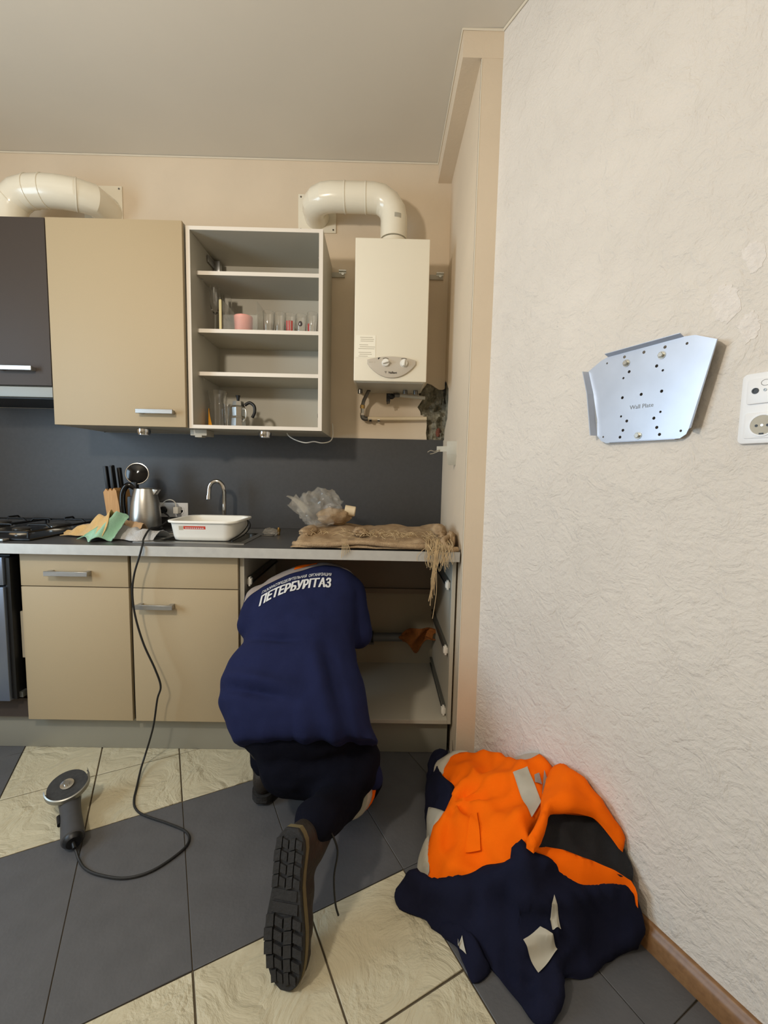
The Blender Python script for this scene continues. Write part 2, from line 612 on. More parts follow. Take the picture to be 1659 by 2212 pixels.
struct('wall_rear', G().box(XL - 0.1, endR.x + 0.2, YR - 0.1, YR, 0, ZC), 'wall_back', 'wall behind the viewer')
struct('ceiling', G().prism([(XL - 0.1, 0.14), (0.75, 0.14), (0.75, YP), (endR.x + 0.2, YR - 0.1), (XL - 0.1, YR - 0.1)],
                            lambda q: (q[0], q[1], ZC), lambda q: (q[0], q[1], ZC + 0.1)), 'ceiling', 'plain matt kitchen ceiling')
# boxed-in beam over the recess, thin bead along the ceiling line, wooden skirting
struct('trim_1', G().box(0.265, XB + 0.005, YP - 0.002, 0.0, 2.738, ZC), 'wall_back', 'boxed beam under the ceiling above the recess')
g = G().tube([(XL, -0.003, ZC - 0.004), (0.265, -0.003, ZC - 0.004)], 0.0038, 6)
g.tube([(0.262, 0, ZC - 0.004), (0.262, YP - 0.004, ZC - 0.004), (XB, YP - 0.004, ZC - 0.004)], 0.0038, 6)
g.tube([RW(0, ZC - 0.004, 0.004), RW(ulen, ZC - 0.004, 0.004)], 0.0038, 6)
struct('trim_2', g, 'bead', 'thin light bead along the ceiling line')
prof = [(0.0, 0.0), (0.022, 0.0), (0.022, 0.040), (0.017, 0.052), (0.012, 0.056), (0.011, 0.062), (0.004, 0.066), (0.0, 0.066)]
struct('baseboard_right', G().prism(prof, lambda q: RW(0.02, q[1] + 0.0005, q[0] + 0.0005), lambda q: RW(ulen - 0.02, q[1] + 0.0005, q[0] + 0.0005)), 'wood_base',
       'brown wooden skirting board along the right wall', smooth=True, angle=0.9)

# ================================================================== KITCHEN UNITS
def bar_handle(parent, x0, x1, z, yf, tall=0.0195, out=0.034):
    """square bar handle on two end posts"""
    h = obj('handle', G().box(x0, x1, yf - out, yf - out + 0.010, z - tall / 2, z + tall / 2)
            .box(x0 + 0.004, x0 + 0.022, yf - out + 0.008, yf, z - tall / 2 + 0.001, z + tall / 2 - 0.001)
            .box(x1 - 0.022, x1 - 0.004, yf - out + 0.008, yf, z - tall / 2 + 0.001, z + tall / 2 - 0.001), 'alu', parent, bevel=0.0012, seg=1)
    h['label'] = 'square metal bar handle'
    return h


ZB0, ZB1 = 0.155, 0.8845
YF = -0.590
# plinth
tag(obj('plinth', G().box(-2.3, 0.317, -0.541, -0.525, 0.001, 0.152), 'plinth', bevel=0.001), 'long grey plinth board under the base units', 'plinth')

# base unit with drawer
t = thing('base_cabinet', (-1.263, -0.3, ZB0), 'beige base unit with one drawer and a door beside the oven', 'cabinet')
g = G().box(-1.488, -1.472, -0.57, -0.01, ZB0, ZB1).box(-1.054, -1.038, -0.57, -0.01, ZB0, ZB1).box(-1.472, -1.054, -0.57, -0.01, ZB0, ZB0 + 0.016).box(-1.472, -1.054, -0.022, -0.012, ZB0, ZB1)
obj('body', g, 'carcass', t)
d = obj('drawer', G().box(-1.488, -1.043, YF, -0.572, 0.7425, 0.880), 'beige', t, bevel=0.0015)
bar_handle(d, -1.368, -1.190, 0.802, YF)
obj('door', G().box(-1.488, -1.043, YF, -0.572, 0.158, 0.7385), 'beige', t, bevel=0.0015)
# adjustable side clip seen in the gap beside the oven
obj('side_bracket', G().box(-1.502, -1.489, -0.585, -0.575, 0.43, 0.63), 'carcass', t)

# sink unit
t = thing('base_cabinet', (-0.81, -0.3, ZB0), 'beige sink base unit with a blank top panel and one door', 'cabinet')
g = G().box(-1.034, -1.018, -0.57, -0.01, ZB0, ZB1 - 0.0).box(-0.603, -0.587, -0.57, -0.01, ZB0, ZB1).box(-1.018, -0.603, -0.57, -0.01, ZB0, ZB0 + 0.016).box(-1.018, -0.603, -0.022, -0.012, ZB0, 0.70)
obj('body', g, 'carcass', t)
obj('gap_shade', G().box(-1.0425, -1.0305, -0.574, -0.571, 0.158, 0.880), 'dark_gap', t)  # dark strip painting the shade in the gap between the two units
obj('front_panel', G().box(-1.030, -0.588, YF, -0.572, 0.7425, 0.880), 'beige', t, bevel=0.0015)
d = obj('door', G().box(-1.030, -0.588, YF, -0.572, 0.158, 0.7385), 'beige', t, bevel=0.0015)
bar_handle(d, -1.004, -0.848, 0.668, YF)

# drawer unit with its drawers taken out
t = thing('base_cabinet', (-0.13, -0.3, ZB0), 'open grey base unit without drawers under the worktop, man leaning into it', 'cabinet')
obj('side_panel', G().box(-0.584, -0.566, -0.575, -0.01, ZB0, ZB1), 'carcass', t, bevel=0.0008, seg=1)
obj('side_panel', G().box(0.309, 0.3255, -0.575, -0.01, ZB0, ZB1), 'carcass', t, bevel=0.0008, seg=1)
obj('bottom_panel', G().box(-0.566, 0.309, -0.575, -0.012, ZB0, ZB0 + 0.017), 'carcass', t, bevel=0.0008, seg=1)
obj('back_panel', G().box(-0.566, 0.309, -0.045, -0.035, 0.612, ZB1), 'back_brown', t)
obj('back_panel', G().box(-0.566, 0.309, -0.018, -0.012, ZB0 + 0.017, 0.606), 'back_grey', t)
obj('cross_rail', G().box(-0.566, 0.309, -0.062, -0.046, 0.586, 0.612), 'back_brown', t)


def runner(x, z, s):
    r = obj('drawer_runner', G().box(x - 0.005 * s, x, -0.525, -0.030, z - 0.018, z + 0.018).box(x - 0.013 * s, x - 0.005 * s, -0.525, -0.03, z - 0.018, z - 0.013)
            .box(x - 0.013 * s, x - 0.005 * s, -0.525, -0.03, z + 0.013, z + 0.018).box(x - 0.010 * s, x - 0.005 * s, -0.515, -0.10, z - 0.010, z + 0.010), 'slide', t)
    e = obj('end_cap', G().box(x - 0.020 * s, x - 0.001 * s, -0.543, -0.522, z - 0.013, z + 0.013).box(x - 0.015 * s, x - 0.006 * s, -0.545, -0.524, z - 0.020, z + 0.020), 'white_plastic', r, bevel=0.002)
    e['label'] = 'white plastic end cap'


for z in (0.764, 0.473, 0.196):
    runner(0.3085, z, 1)
    runner(-0.5655, z, -1)

# worktop with aluminium front edge, cut out for sink is covered by the sink itself
t = thing('worktop', (-0.95, -0.3, 0.885), 'long dark grey worktop with a metal front edge', 'worktop')
SX0, SX1, SY0, SY1 = -0.955, -0.60, -0.512, -0.230
g = G().box(-2.3, SX0, -0.633, -0.002, 0.8855, 0.925).box(SX1, 0.3255, -0.633, -0.002, 0.8855, 0.925)
g.box(SX0, SX1, -0.633, SY0, 0.8855, 0.925).box(SX0, SX1, SY1, -0.002, 0.8855, 0.925)
obj('slab', g, 'worktop', t)
e = obj('front_edge', G().box(-2.3, 0.327, -0.6365, -0.6325, 0.8850, 0.9262), 'alu_edge', t, bevel=0.001, seg=1)
e['label'] = 'brushed metal edge strip'

tag(obj('backsplash', G().box(-1.4945, -0.277, -0.010, -0.0005, 0.926, 1.4275).box(-0.277, 0.3335, -0.010, -0.0005, 0.926, 1.4255).box(-2.3, -1.4945, -0.010, -0.0005, 0.926, 1.5455), 'splash'), 'matt dark grey splashback panel above the worktop', 'splashback')

# ---- sink: steel rim, bowl, drainer ribs
t = thing('sink', (-0.8, -0.37, 0.80), 'inset stainless steel sink under the white basin', 'sink')
g = G()
rimz = 0.9285
ox0, ox1, oy0, oy1 = -1.045, -0.575, -0.548, -0.085
for a in ((ox0, SX0 + 0.002, oy0, oy1), (SX1 - 0.002, ox1, oy0, oy1), (SX0 + 0.002, SX1 - 0.002, oy0, SY0 + 0.002), (SX0 + 0.002, SX1 - 0.002, SY1 - 0.002, oy1)):
    g.box(a[0], a[1], a[2], a[3], 0.9252, rimz)
obj('rim', g, 'steel_brushed', t)
g = G()
def rr(x0, x1, y0, y1, r, n=5):
    out = []
    for cx, cy, a in ((x1 - r, y1 - r, 0), (x0 + r, y1 - r, PI / 2), (x0 + r, y0 + r, PI), (x1 - r, y0 + r, 1.5 * PI)):
        out += [(cx + r * math.cos(a + PI / 2 * i / n), cy + r * math.sin(a + PI / 2 * i / n)) for i in range(n + 1)]
    return out


def loft(rings, cap0=False, cap1=False):
    gg = G()
    n = len(rings[0])
    fs = []
    for i in range(len(rings) - 1):
        for k in range(n):
            fs.append((i * n + k, i * n + (k + 1) % n, (i + 1) * n + (k + 1) % n, (i + 1) * n + k))
    if cap0:
        fs.append(tuple(range(n - 1, -1, -1)))
    if cap1:
        fs.append(tuple((len(rings) - 1) * n + k for k in range(n)))
    return gg.add([q for rg in rings for q in rg], fs)


bowl = [[(x, y, z) for x, y in rr(SX0 + i_, SX1 - i_, SY0 + i_, SY1 - i_, 0.05)] for z, i_ in ((0.9255, 0.003), (0.86, 0.006), (0.80, 0.012), (0.79, 0.03))]
obj('bowl', loft(bowl, cap1=True), 'steel', t, smooth=True, recalc=False)
for k in range(4):
    obj('drainer_rib', G().box(-1.038, -0.960, -0.45 + k * 0.05, -0.443 + k * 0.05, rimz, rimz + 0.0025), 'steel', t)

# pale scuffed places where the top layer of the wallpaper has come off
random.seed(21)
for pl in ([(0.741, 1.647), (0.761, 1.678), (0.788, 1.66), (0.804, 1.615), (0.779, 1.584), (0.756, 1.601)],
           [(0.796, 1.579), (0.82, 1.599), (0.837, 1.577), (0.837, 1.543), (0.815, 1.53)],
           [(0.791, 1.731), (0.813, 1.745), (0.835, 1.731), (0.836, 1.684), (0.812, 1.678)]):
    out = []
    for i in range(len(pl)):
        a, b = Vector(pl[i]), Vector(pl[(i + 1) % len(pl)])
        for k in range(6):
            q = a + (b - a) * k / 6
            out.append((q.x + random.uniform(-0.0035, 0.0035), q.y + random.uniform(-0.0035, 0.0035)))
    obj('scuffed_patch', G().prism(out, lambda q: RW(q[0], q[1], -0.001), lambda q: RW(q[0], q[1], 0.0008)), 'paper_scuff', wall_right)

# ================================================================== UPPER UNITS
t = thing('wall_cabinet', (-1.193, -0.18, 1.429), 'closed beige wall cupboard with a tall door beside the hood unit', 'cupboard')
g = G().box(-1.491, -1.475, -0.340, -0.004, 1.430, 2.322).box(-0.911, -0.895, -0.340, -0.004, 1.430, 2.322).box(-1.475, -0.911, -0.340, -0.004, 1.430, 1.446).box(-1.475, -0.911, -0.340, -0.004, 2.306, 2.322).box(-1.475, -0.911, -0.012, -0.004, 1.446, 2.306)
obj('body', g, 'carcass', t)
d = obj('door', G().box(-1.4915, -0.896, -0.360, -0.342, 1.4295, 2.3235), 'beige', t, bevel=0.0015)
bar_handle(d, -1.106, -0.940, 1.494, -0.360)

t = thing('wall_cabinet', (-0.581, -0.17, 1.428), 'open pale grey wall cupboard without doors, glassware on its shelves', 'cupboard')
obj('side_panel', G().box(-0.8885, -0.8705, -0.340, -0.004, 1.428, 2.313), 'carcass', t, bevel=0.0008, seg=1)
obj('side_panel', G().box(-0.2965, -0.2785, -0.340, -0.004, 1.428, 2.313), 'carcass', t, bevel=0.0008, seg=1)
obj('top_panel', G().box(-0.8705, -0.2965, -0.338, -0.004, 2.297, 2.313), 'carcass', t)
obj('bottom_panel', G().box(-0.8705, -0.2965, -0.338, -0.004, 1.428, 1.444), 'carcass', t)
obj('back_panel', G().box(-0.8705, -0.2965, -0.012, -0.006, 1.444, 2.297), 'carcass', t)
for z in (2.152, 1.894, 1.698):
    obj('shelf', G().box(-0.870, -0.297, -0.276, -0.014, z - 0.0175, z), 'carcass', t, bevel=0.0006, seg=1)
    o = obj('shelf_edge', G().box(-0.870, -0.297, -0.2775, -0.2762, z - 0.0175, z), 'shelf_white', t)
    for x in (-0.862, -0.305):
        obj('shelf_peg', G().tube([(x, -0.235, z - 0.0185), (x, -0.235, z - 0.030)], 0.006, 8), 'clear_plastic', t)
for z0, z1, x0, x1 in ((1.428, 1.444, -0.8705, -0.2965), (2.297, 2.313, -0.8705, -0.2965), (1.428, 2.313, -0.8885, -0.8705), (1.428, 2.313, -0.2965, -0.2785)):
    obj('front_edge', G().box(x0, x1, -0.3412, -0.3402, z0, z1), 'shelf_white', t)
obj('hanging_bracket', G().box(-0.868, -0.835, -0.085, -0.050, 2.238, 2.288).box(-0.868, -0.860, -0.16, -0.085, 2.248, 2.280), 'alu', t, bevel=0.002)
for z in (2.20, 1.50):
    obj('hinge_cup', G().tube([(-0.2968, -0.316, z), (-0.301, -0.316, z)], 0.010, 12), 'steel_dark', t)

# hood unit
t = thing('hood_unit', (-1.79, -0.2, 1.55), 'dark brown cooker hood unit at the left edge', 'cooker hood')
obj('body', G().box(-2.09, -1.4975, -0.338, -0.004, 1.602, 2.322), 'carcass', t)
d = obj('door', G().box(-2.09, -1.4985, -0.356, -0.338, 1.6025, 2.3235), 'hood_brown', t, bevel=0.0015)
bar_handle(d, -1.727, -1.562, 1.672, -0.356)
e = obj('visor', G().box(-2.09, -1.4975, -0.356, -0.02, 1.551, 1.596), 'visor', t, bevel=0.002)
e['label'] = 'grey metal hood visor strip'
obj('filter_panel', G().box(-2.07, -1.51, -0.33, -0.03, 1.546, 1.551), 'black', t)

# lights and bits under the wall units
for x, lab in ((-1.148, 'chrome puck lamp under the closed beige wall cupboard'), (-0.564, 'chrome puck lamp under the open wall cupboard')):
    q = thing('puck_lamp', (x, -0.25, 1.392), lab, 'lamp', 'puck lamps under the wall cupboards')
    obj('housing', G().lathe([(0.030, 0.028), (0.030, 0.012), (0.026, 0.004), (0.026, 0.0)], (x, -0.25, 1.400), 20), 'chrome', q, smooth=True)
    obj('lens', G().lathe([(0.022, 0.002), (0.020, -0.001), (0.0, -0.002)], (x, -0.25, 1.400), 20), 'cool_white', q, smooth=True)
q = thing('transformer_box', (-0.868, -0.25, 1.39), 'small grey lamp transformer under the cupboard seam', 'transformer')
obj('case', G().box(-0.908, -0.830, -0.29, -0.20, 1.399, 1.4275), 'carcass', q, bevel=0.003)
obj('terminal', G().box(-0.885, -0.852, -0.293, -0.25, 1.391, 1.401), 'carcass', q, bevel=0.002)
pts = [(-0.47, -0.20, 1.4265), (-0.455, -0.21, 1.410), (-0.42, -0.22, 1.392), (-0.375, -0.22, 1.381), (-0.335, -0.21, 1.388), (-0.295, -0.20, 1.383), (-0.262, -0.16, 1.395), (-0.255, -0.10, 1.425), (-0.262, -0.04, 1.47), (-0.268, -0.010, 1.50)]
tag(obj('lamp_cable', G().tube(smooth_path(pts), 0.0028, 8), 'white_plastic', smooth=True), 'thin white cable drooping under the open wall cupboard', 'cable')

# ---- flue ducts
def plate(x0, x1, z0, z1, lab):
    p_ = thing('duct_plate', ((x0 + x1) / 2, 0, z0), lab, 'wall plate')
    obj('panel', G().box(x0, x1, -0.008, -0.0005, z0, z1), 'white_enamel', p_, bevel=0.002)
    for x in (x0 + 0.014, x1 - 0.014):
        for z in (z0 + 0.014, z1 - 0.014):
            obj('screw', G().tube([(x, -0.0075, z), (x, -0.0105, z)], 0.0042, 10), 'steel_dark', p_)


plate(-0.455, -0.259, 2.477, 2.663, 'white wall plate behind the heater flue duct')
plate(-1.555, -1.359, 2.490, 2.678, 'white wall plate behind the duct over the hood unit')


def duct(name, path, r, seams, lab):
    q = thing(name, path[-1], lab, 'duct')
    obj('pipe', G().tube(path, r, 32), 'white_duct', q, smooth=True, angle=0.32)
    for i, w in seams:
        a = (path[i + 1] - path[i]).normalized()
        obj('seam_ring', G().tube([path[i] - a * w, path[i] - a * w * 0.5, path[i] + a * w * 0.5, path[i] + a * w], [r + 0.0004, r + 0.003, r + 0.003, r + 0.0004], 28, cap=False), 'white_duct', q, smooth=True)
    return q


def segmented_bend(c, r, a0, a1, n, e1, e2):
    return arc(c, r, a0, a1, n, e1, e2)


YD, RD = -0.165, 0.0645
path = [Vector((-0.358, -0.0085, 2.556))]
path += arc((-0.258, -0.065, 2.556), 0.100, 0, PI / 2, 4, (-1, 0, 0), (0, -1, 0))
path += [Vector((-0.20, YD, 2.556)), Vector((-0.10, YD, 2.556))]
path += arc((-0.062, YD, 2.456), 0.100, 0, PI / 2, 4, (0, 0, 1), (1, 0, 0))
path += [Vector((0.038, YD, 2.43)), Vector((0.038, YD, 2.365))]
dk = duct('flue_duct', path, RD, [(6, 0.004), (7, 0.0035)], 'white bent flue duct rising from the water heater into the wall')
st = obj('sticker', G().grid(lambda u, v: (0.038 + (RD + 0.0006) * math.sin(0.02 + 0.5 * u), YD - (RD + 0.0006) * math.cos(0.02 + 0.5 * u), 2.438 + 0.020 * v), 8, 2), 'reflective', dk, recalc=False)
st['label'] = 'small greyish sticker'

path = [Vector((-1.800, -0.18, 2.326)), Vector((-1.800, -0.18, 2.40))]
path += [Vector((-1.795, -0.18, 2.445)), Vector((-1.775, -0.18, 2.490)), Vector((-1.735, -0.18, 2.522)), Vector((-1.685, -0.18, 2.535))]
path += [Vector((-1.62, -0.178, 2.540)), Vector((-1.56, -0.172, 2.541)), Vector((-1.49, -0.155, 2.541)), Vector((-1.435, -0.12, 2.541)), Vector((-1.405, -0.075, 2.541)), Vector((-1.40, -0.009, 2.541))]
path[-1] = Vector((-1.43, -0.0085, 2.543)); path[-2] = Vector((-1.43, -0.06, 2.543))
duct('exhaust_duct', path, 0.070, [(3, 0.003), (5, 0.003), (6, 0.003), (8, 0.003)], 'white bent exhaust duct on top of the hood unit')

# ---- water heater
HX0, HX1, HZ0, HZ1, HY = -0.137, 0.2035, 1.668, 2.304, -0.300
t = thing('water_heater', (0.033, -0.15, HZ0), 'white wall-hung gas water heater with two knobs', 'water heater')
obj('casing', G().box(HX0, HX1, HY, -0.02, HZ0, HZ1), 'white_enamel', t, bevel=0.004, seg=3)
obj('flue_collar', G().lathe([(0.075, 0.0), (0.066, 0.018), (0.062, 0.03), (0.062, 0.055)], (0.038, YD, HZ1), 28), 'white_enamel', t, smooth=True)
obj('underside', G().box(HX0 + 0.012, HX1 - 0.012, -0.28, -0.03, HZ0 - 0.004, HZ0 + 0.001), 'carcass', t)
st = obj('instruction_sheet', G().box(-0.129, -0.037, HY - 0.0012, HY - 0.0002, 1.774, 1.874), 'paper', t)
random.seed(5)
g = G()
for k in range(11):
    z = 1.866 - k * 0.0085
    if k in (3, 7):
        continue
    w = random.uniform(0.045, 0.08)
    g.box(-0.118 + random.uniform(0, 0.012), -0.118 + w, HY - 0.0018, HY - 0.0012, z - 0.0022, z)
obj('printed_lines', g, 'ink_soft', st)
# fascia: leaf-shaped grey panel
fx, fz = 0.038, 1.7525
pts = []
W2 = 0.1125
for i in range(17):
    s_ = -1 + 2 * i / 16
    pts.append((fx + s_ * W2, fz + 0.0105 + 0.0165 * (1 - s_ * s_)))
for i in range(17):
    s_ = 1 - 2 * i / 16
    pts.append((fx + s_ * W2, fz - 0.007 - 0.063 * (1 - abs(s_) ** 2.1) ** 0.92))
fa = obj('control_fascia', G().prism(pts, lambda q: (q[0], HY + 0.001, q[1]), lambda q: (q[0], HY - 0.010, q[1])), 'grey_fascia', t, bevel=0.002)
fy = HY - 0.010
for kx, kr, tilt in ((0.011, 0.0165, 0.30), (0.096, 0.0165, PI / 2 - 0.12)):
    kz = 1.749
    k_ = obj('knob', G().lathe([(kr + 0.0015, 0.0), (kr, 0.004), (kr * 0.93, 0.012), (0.0, 0.0125)], (kx, fy, kz), 24, Matrix.Rotation(PI / 2, 3, 'X')), 'white_plastic', fa, smooth=True)
    M = Matrix.Translation((kx, fy - 0.014, kz)) @ Matrix.Rotation(-tilt, 4, 'Y')
    obj('knob_grip', G().box(-kr * 0.86, kr * 0.86, -0.010, 0.004, -0.0035, 0.0035, M), 'white_plastic', fa, bevel=0.001)
    obj('scale_mark', G().tube(arc((kx, fy - 0.0006, kz), kr + 0.0065, PI / 2 - 0.6, PI / 2 + 0.6, 8, (1, 0, 0), (0, 0, 1)), 0.0010, 4), 'ink', fa)
obj('pointer_mark', G().prism([(-0.025, 1.772), (-0.013, 1.7735), (-0.024, 1.763)], lambda q: (q[0], fy, q[1]), lambda q: (q[0], fy - 0.0006, q[1])), 'ink', fa)


def flat_text(body, size, x, z, y, m, parent, name='lettering', bold=0.0):
    v, f = text_mesh(body, size, bold)
    return obj(name, G().add([(x + a, y, z + b) for a, b in v], f), m, parent, recalc=False)


flat_text('Vaillant', 0.0135, 0.0445, 1.7015, fy - 0.0006, 'ink', fa, 'logo_lettering', 0.0004)
obj('logo_mark', G().tube([(0.0085, fy - 0.0006, 1.711), (0.0125, fy - 0.0006, 1.7025), (0.0165, fy - 0.0006, 1.711), (0.0085, fy - 0.0006, 1.711)], 0.0007, 4), 'ink', fa)
g = G()
for k in range(3):
    g.box(-0.067 + k * 0.0125, -0.057 + k * 0.0125 - (0.004 if k else 0), fy - 0.0006, fy, 1.7505, 1.7525)
obj('model_mark', g, 'ink_soft', fa)

# ---- pipes below the heater
t = thing('hot_water_hose', (-0.10, -0.06, 1.52), 'bent metal connecting hose dropping from the heater to the lower pipe', 'hose')
obj('hose', G().tube(smooth_path([(-0.070, -0.10, 1.664), (-0.082, -0.085, 1.645), (-0.098, -0.065, 1.615), (-0.104, -0.055, 1.592)]), 0.0095, 12), 'steel_dark', t, smooth=True)
obj('nut', G().tube([(-0.104, -0.055, 1.596), (-0.105, -0.053, 1.578)], 0.0125, 6), 'brass', t)
obj('stem', G().tube([(-0.105, -0.053, 1.580), (-0.104, -0.045, 1.548)], 0.0098, 12), 'steel', t, smooth=True)
obj('nut', G().tube([(-0.104, -0.045, 1.556), (-0.104, -0.043, 1.545)], 0.0135, 6), 'steel', t)
obj('elbow', G().tube(smooth_path([(-0.104, -0.043, 1.548), (-0.103, -0.040, 1.535), (-0.093, -0.038, 1.527), (-0.078, -0.036, 1.527)]), 0.0125, 12), 'steel_dark', t, smooth=True)
t = thing('water_pipe', (0.07, -0.035, 1.515), 'cream painted water pipe running low across the wall under the heater', 'pipe')
obj('tube', G().tube([(-0.080, -0.034, 1.528), (0.238, -0.028, 1.536)], 0.0105, 14), 'pipe_cream', t, smooth=True)
for x in (-0.062, -0.018):
    obj('pipe_clip', G().box(x - 0.006, x + 0.006, -0.05, -0.0005, 1.513, 1.519).box(x - 0.006, x + 0.006, -0.05, -0.046, 1.513, 1.524), 'white_plastic' if x > -0.03 else 'steel_dark', t)
t = thing('gas_pipe', (0.12, -0.05, 1.62), 'grey gas pipe and black valve right under the heater', 'pipe')
obj('tube', G().tube([(0.082, -0.055, 1.650), (0.225, -0.035, 1.642)], 0.009, 14), 'carcass', t, smooth=True)
obj('fitting', G().tube([(0.056, -0.075, 1.646), (0.084, -0.055, 1.650)], 0.0125, 8), 'steel_dark', t)
v_ = obj('valve', G().tube(smooth_path([(0.036, -0.085, 1.648), (0.040, -0.085, 1.640), (0.046, -0.082, 1.636), (0.056, -0.075, 1.644)]), [0.013] * 18 + [0.011], 10), 'black', t, smooth=True)
obj('valve_lever', G().box(0.020, 0.040, -0.094, -0.078, 1.612, 1.652).tube([(0.024, -0.085, 1.62), (0.026, -0.085, 1.598)], 0.003, 6).tube([(0.035, -0.085, 1.62), (0.034, -0.085, 1.600)], 0.003, 6), 'black', t)
for x, dz in ((-0.115, 0.02), (0.115, 0.018), (0.168, 0.02)):
    tag(obj('connection_stub', G().tube([(x, -0.12, HZ0 - 0.006), (x, -0.12, HZ0 - 0.006 - dz)], 0.012, 10), 'steel_dark', smooth=True),
        {-0.115: 'short dark pipe stub under the left corner of the heater', 0.115: 'short dark pipe stub under the heater right of the valve', 0.168: 'short dark pipe stub under the right corner of the heater'}[x], 'pipe stub')

# ---- cupboard hanging rails left in the wall
for x0, x1, sx, lab in ((-0.278, -0.210, -0.222, 'hanging rail bracket on the wall between cupboard and heater'), (0.236, 0.306, 0.290, 'hanging rail bracket on the wall right of the heater')):
    q = thing('hanging_rail', ((x0 + x1) / 2, 0, 2.25), lab, 'bracket', 'cupboard hanging rails')
    obj('rail', G().box(x0, x1, -0.0035, -0.0004, 2.258, 2.284).box(x0, x1, -0.010, -0.0035, 2.258, 2.261), 'carcass', q)
    obj('hook', G().box(sx - 0.02, sx + 0.018, -0.014, -0.003, 2.288, 2.293).box(sx - 0.02, sx + 0.018, -0.004, -0.0008, 2.28, 2.293), 'zinc', q)
    obj('screw', G().tube([(sx, -0.003, 2.276), (sx, -0.009, 2.276)], 0.007, 12), 'zinc', q)

# ---- bent metal bracket and loose wires at the recess corner
t = thing('wall_bracket', (0.315, -0.42, 1.29), 'bent metal bracket on the recess side wall above the worktop', 'bracket')
M = Matrix.Translation((0.318, -0.42, 1.36)) @ Matrix.Rotation(-0.5, 4, 'Z')
obj('plate', G().box(-0.027, 0.027, -0.003, 0.0, -0.035, 0.028, M), 'reflective', t, bevel=0.001)
M2 = Matrix.Translation((0.316, -0.425, 1.325)) @ Matrix.Rotation(-0.5, 4, 'Z') @ Matrix.Rotation(0.35, 4, 'X')
obj('flap', G().box(-0.024, 0.024, -0.003, 0.0, -0.045, 0.004, M2), 'reflective', t, bevel=0.001)
obj('arm', G().box(-0.075, -0.02, -0.002, 0.001, -0.018, 0.006, M), 'reflective', t)
obj('wire', G().tube(smooth_path([(0.262, -0.395, 1.35), (0.24, -0.40, 1.342), (0.222, -0.40, 1.346), (0.208, -0.40, 1.338)]), 0.0018, 6).tube(smooth_path([(0.262, -0.395, 1.345), (0.236, -0.40, 1.334), (0.22, -0.40, 1.330)]), 0.0018, 6), 'zinc', t, smooth=True)

# ================================================================== OVEN AND HOB
t = thing('oven', (-1.82, -0.33, 0.17), 'built-in steel oven at the left edge of the picture', 'oven')
obj('cavity', G().box(-2.11, -1.532, -0.585, -0.02, 0.245, 0.870), 'black', t)
obj('control_panel', G().box(-2.12, -1.532, -0.622, -0.588, 0.750, 0.866), 'oven_steel', t, bevel=0.004)
d = obj('door', G().box(-2.12, -1.532, -0.624, -0.588, 0.256, 0.742), 'oven_steel', t, bevel=0.003)
obj('window_glass', G().box(-2.06, -1.583, -0.6255, -0.6235, 0.335, 0.565), 'black_gloss', d)
obj('frame_side', G().box(-1.531, -1.512, -0.612, -0.57, 0.262, 0.862), 'black', t)
obj('hinge_foot', G().box(-1.515, -1.497, -0.60, -0.57, 0.262, 0.285), 'slide', t)
obj('lower_panel', G().box(-2.12, -1.490, -0.57, -0.55, 0.157, 0.240), 'hood_brown', t)

t = thing('gas_hob', (-1.76, -0.31, 0.925), 'black gas hob with iron grates at the left end of the worktop', 'hob')
obj('tray', G().box(-2.06, -1.462, -0.565, -0.055, 0.9262, 0.934), 'enamel_black', t, bevel=0.003)
e = obj('front_strip', G().box(-2.06, -1.545, -0.598, -0.566, 0.9265, 0.937), 'alu', t, bevel=0.003)
for x, y, r in ((-1.618, -0.418, 0.034), (-1.590, -0.235, 0.052), (-1.90, -0.418, 0.052), (-1.90, -0.20, 0.038)):
    b_ = obj('burner', G().lathe([(r + 0.012, 0.0), (r + 0.008, 0.006), (r, 0.010), (r, 0.016), (r * 0.85, 0.018), (0, 0.018)], (x, y, 0.934), 26), 'steel', t, smooth=True)
    obj('burner_cap', G().lathe([(r * 0.95, 0.0), (r * 0.98, 0.006), (r * 0.8, 0.010), (0, 0.011)], (x, y, 0.952), 26), 'steel_dark', b_, smooth=True)


def grate(x0, x1, y0, y1, zt):
    g_ = G()
    for a, b in (((x0, y0), (x1, y0)), ((x0, y1), (x1, y1)), ((x0, y0), (x0, y1)), ((x1, y0), (x1, y1))):
        g_.tube([(a[0], a[1], zt - 0.012), (b[0], b[1], zt - 0.012)], 0.0045, 6)
    for x in (x0, x1):
        for y in (y0, y1):
            g_.tube([(x, y, 0.936), (x, y, zt - 0.010)], 0.0045, 6)
    cx = (x0 + x1) / 2
    for yc in (y0 + (y1 - y0) * 0.27, y0 + (y1 - y0) * 0.75):
        for sx in (-1, 1):
            xe = x0 if sx < 0 else x1
            g_.tube([(xe, yc, zt - 0.012), (xe - sx * 0.02, yc, zt + 0.004), (cx + sx * 0.045, yc, zt + 0.004), (cx + sx * 0.035, yc, zt)], 0.0045, 6)
    for ye, s in ((y0, 1), (y1, -1)):
        g_.tube([(cx, ye, zt - 0.012), (cx, ye + s * 0.015, zt + 0.004), (cx, ye + s * 0.075, zt + 0.004)], 0.0045, 6)
    return g_


obj('grate', grate(-1.765, -1.485, -0.545, -0.075, 0.972), 'black', t)
obj('grate', grate(-2.045, -1.780, -0.545, -0.075, 0.972), 'black', t)

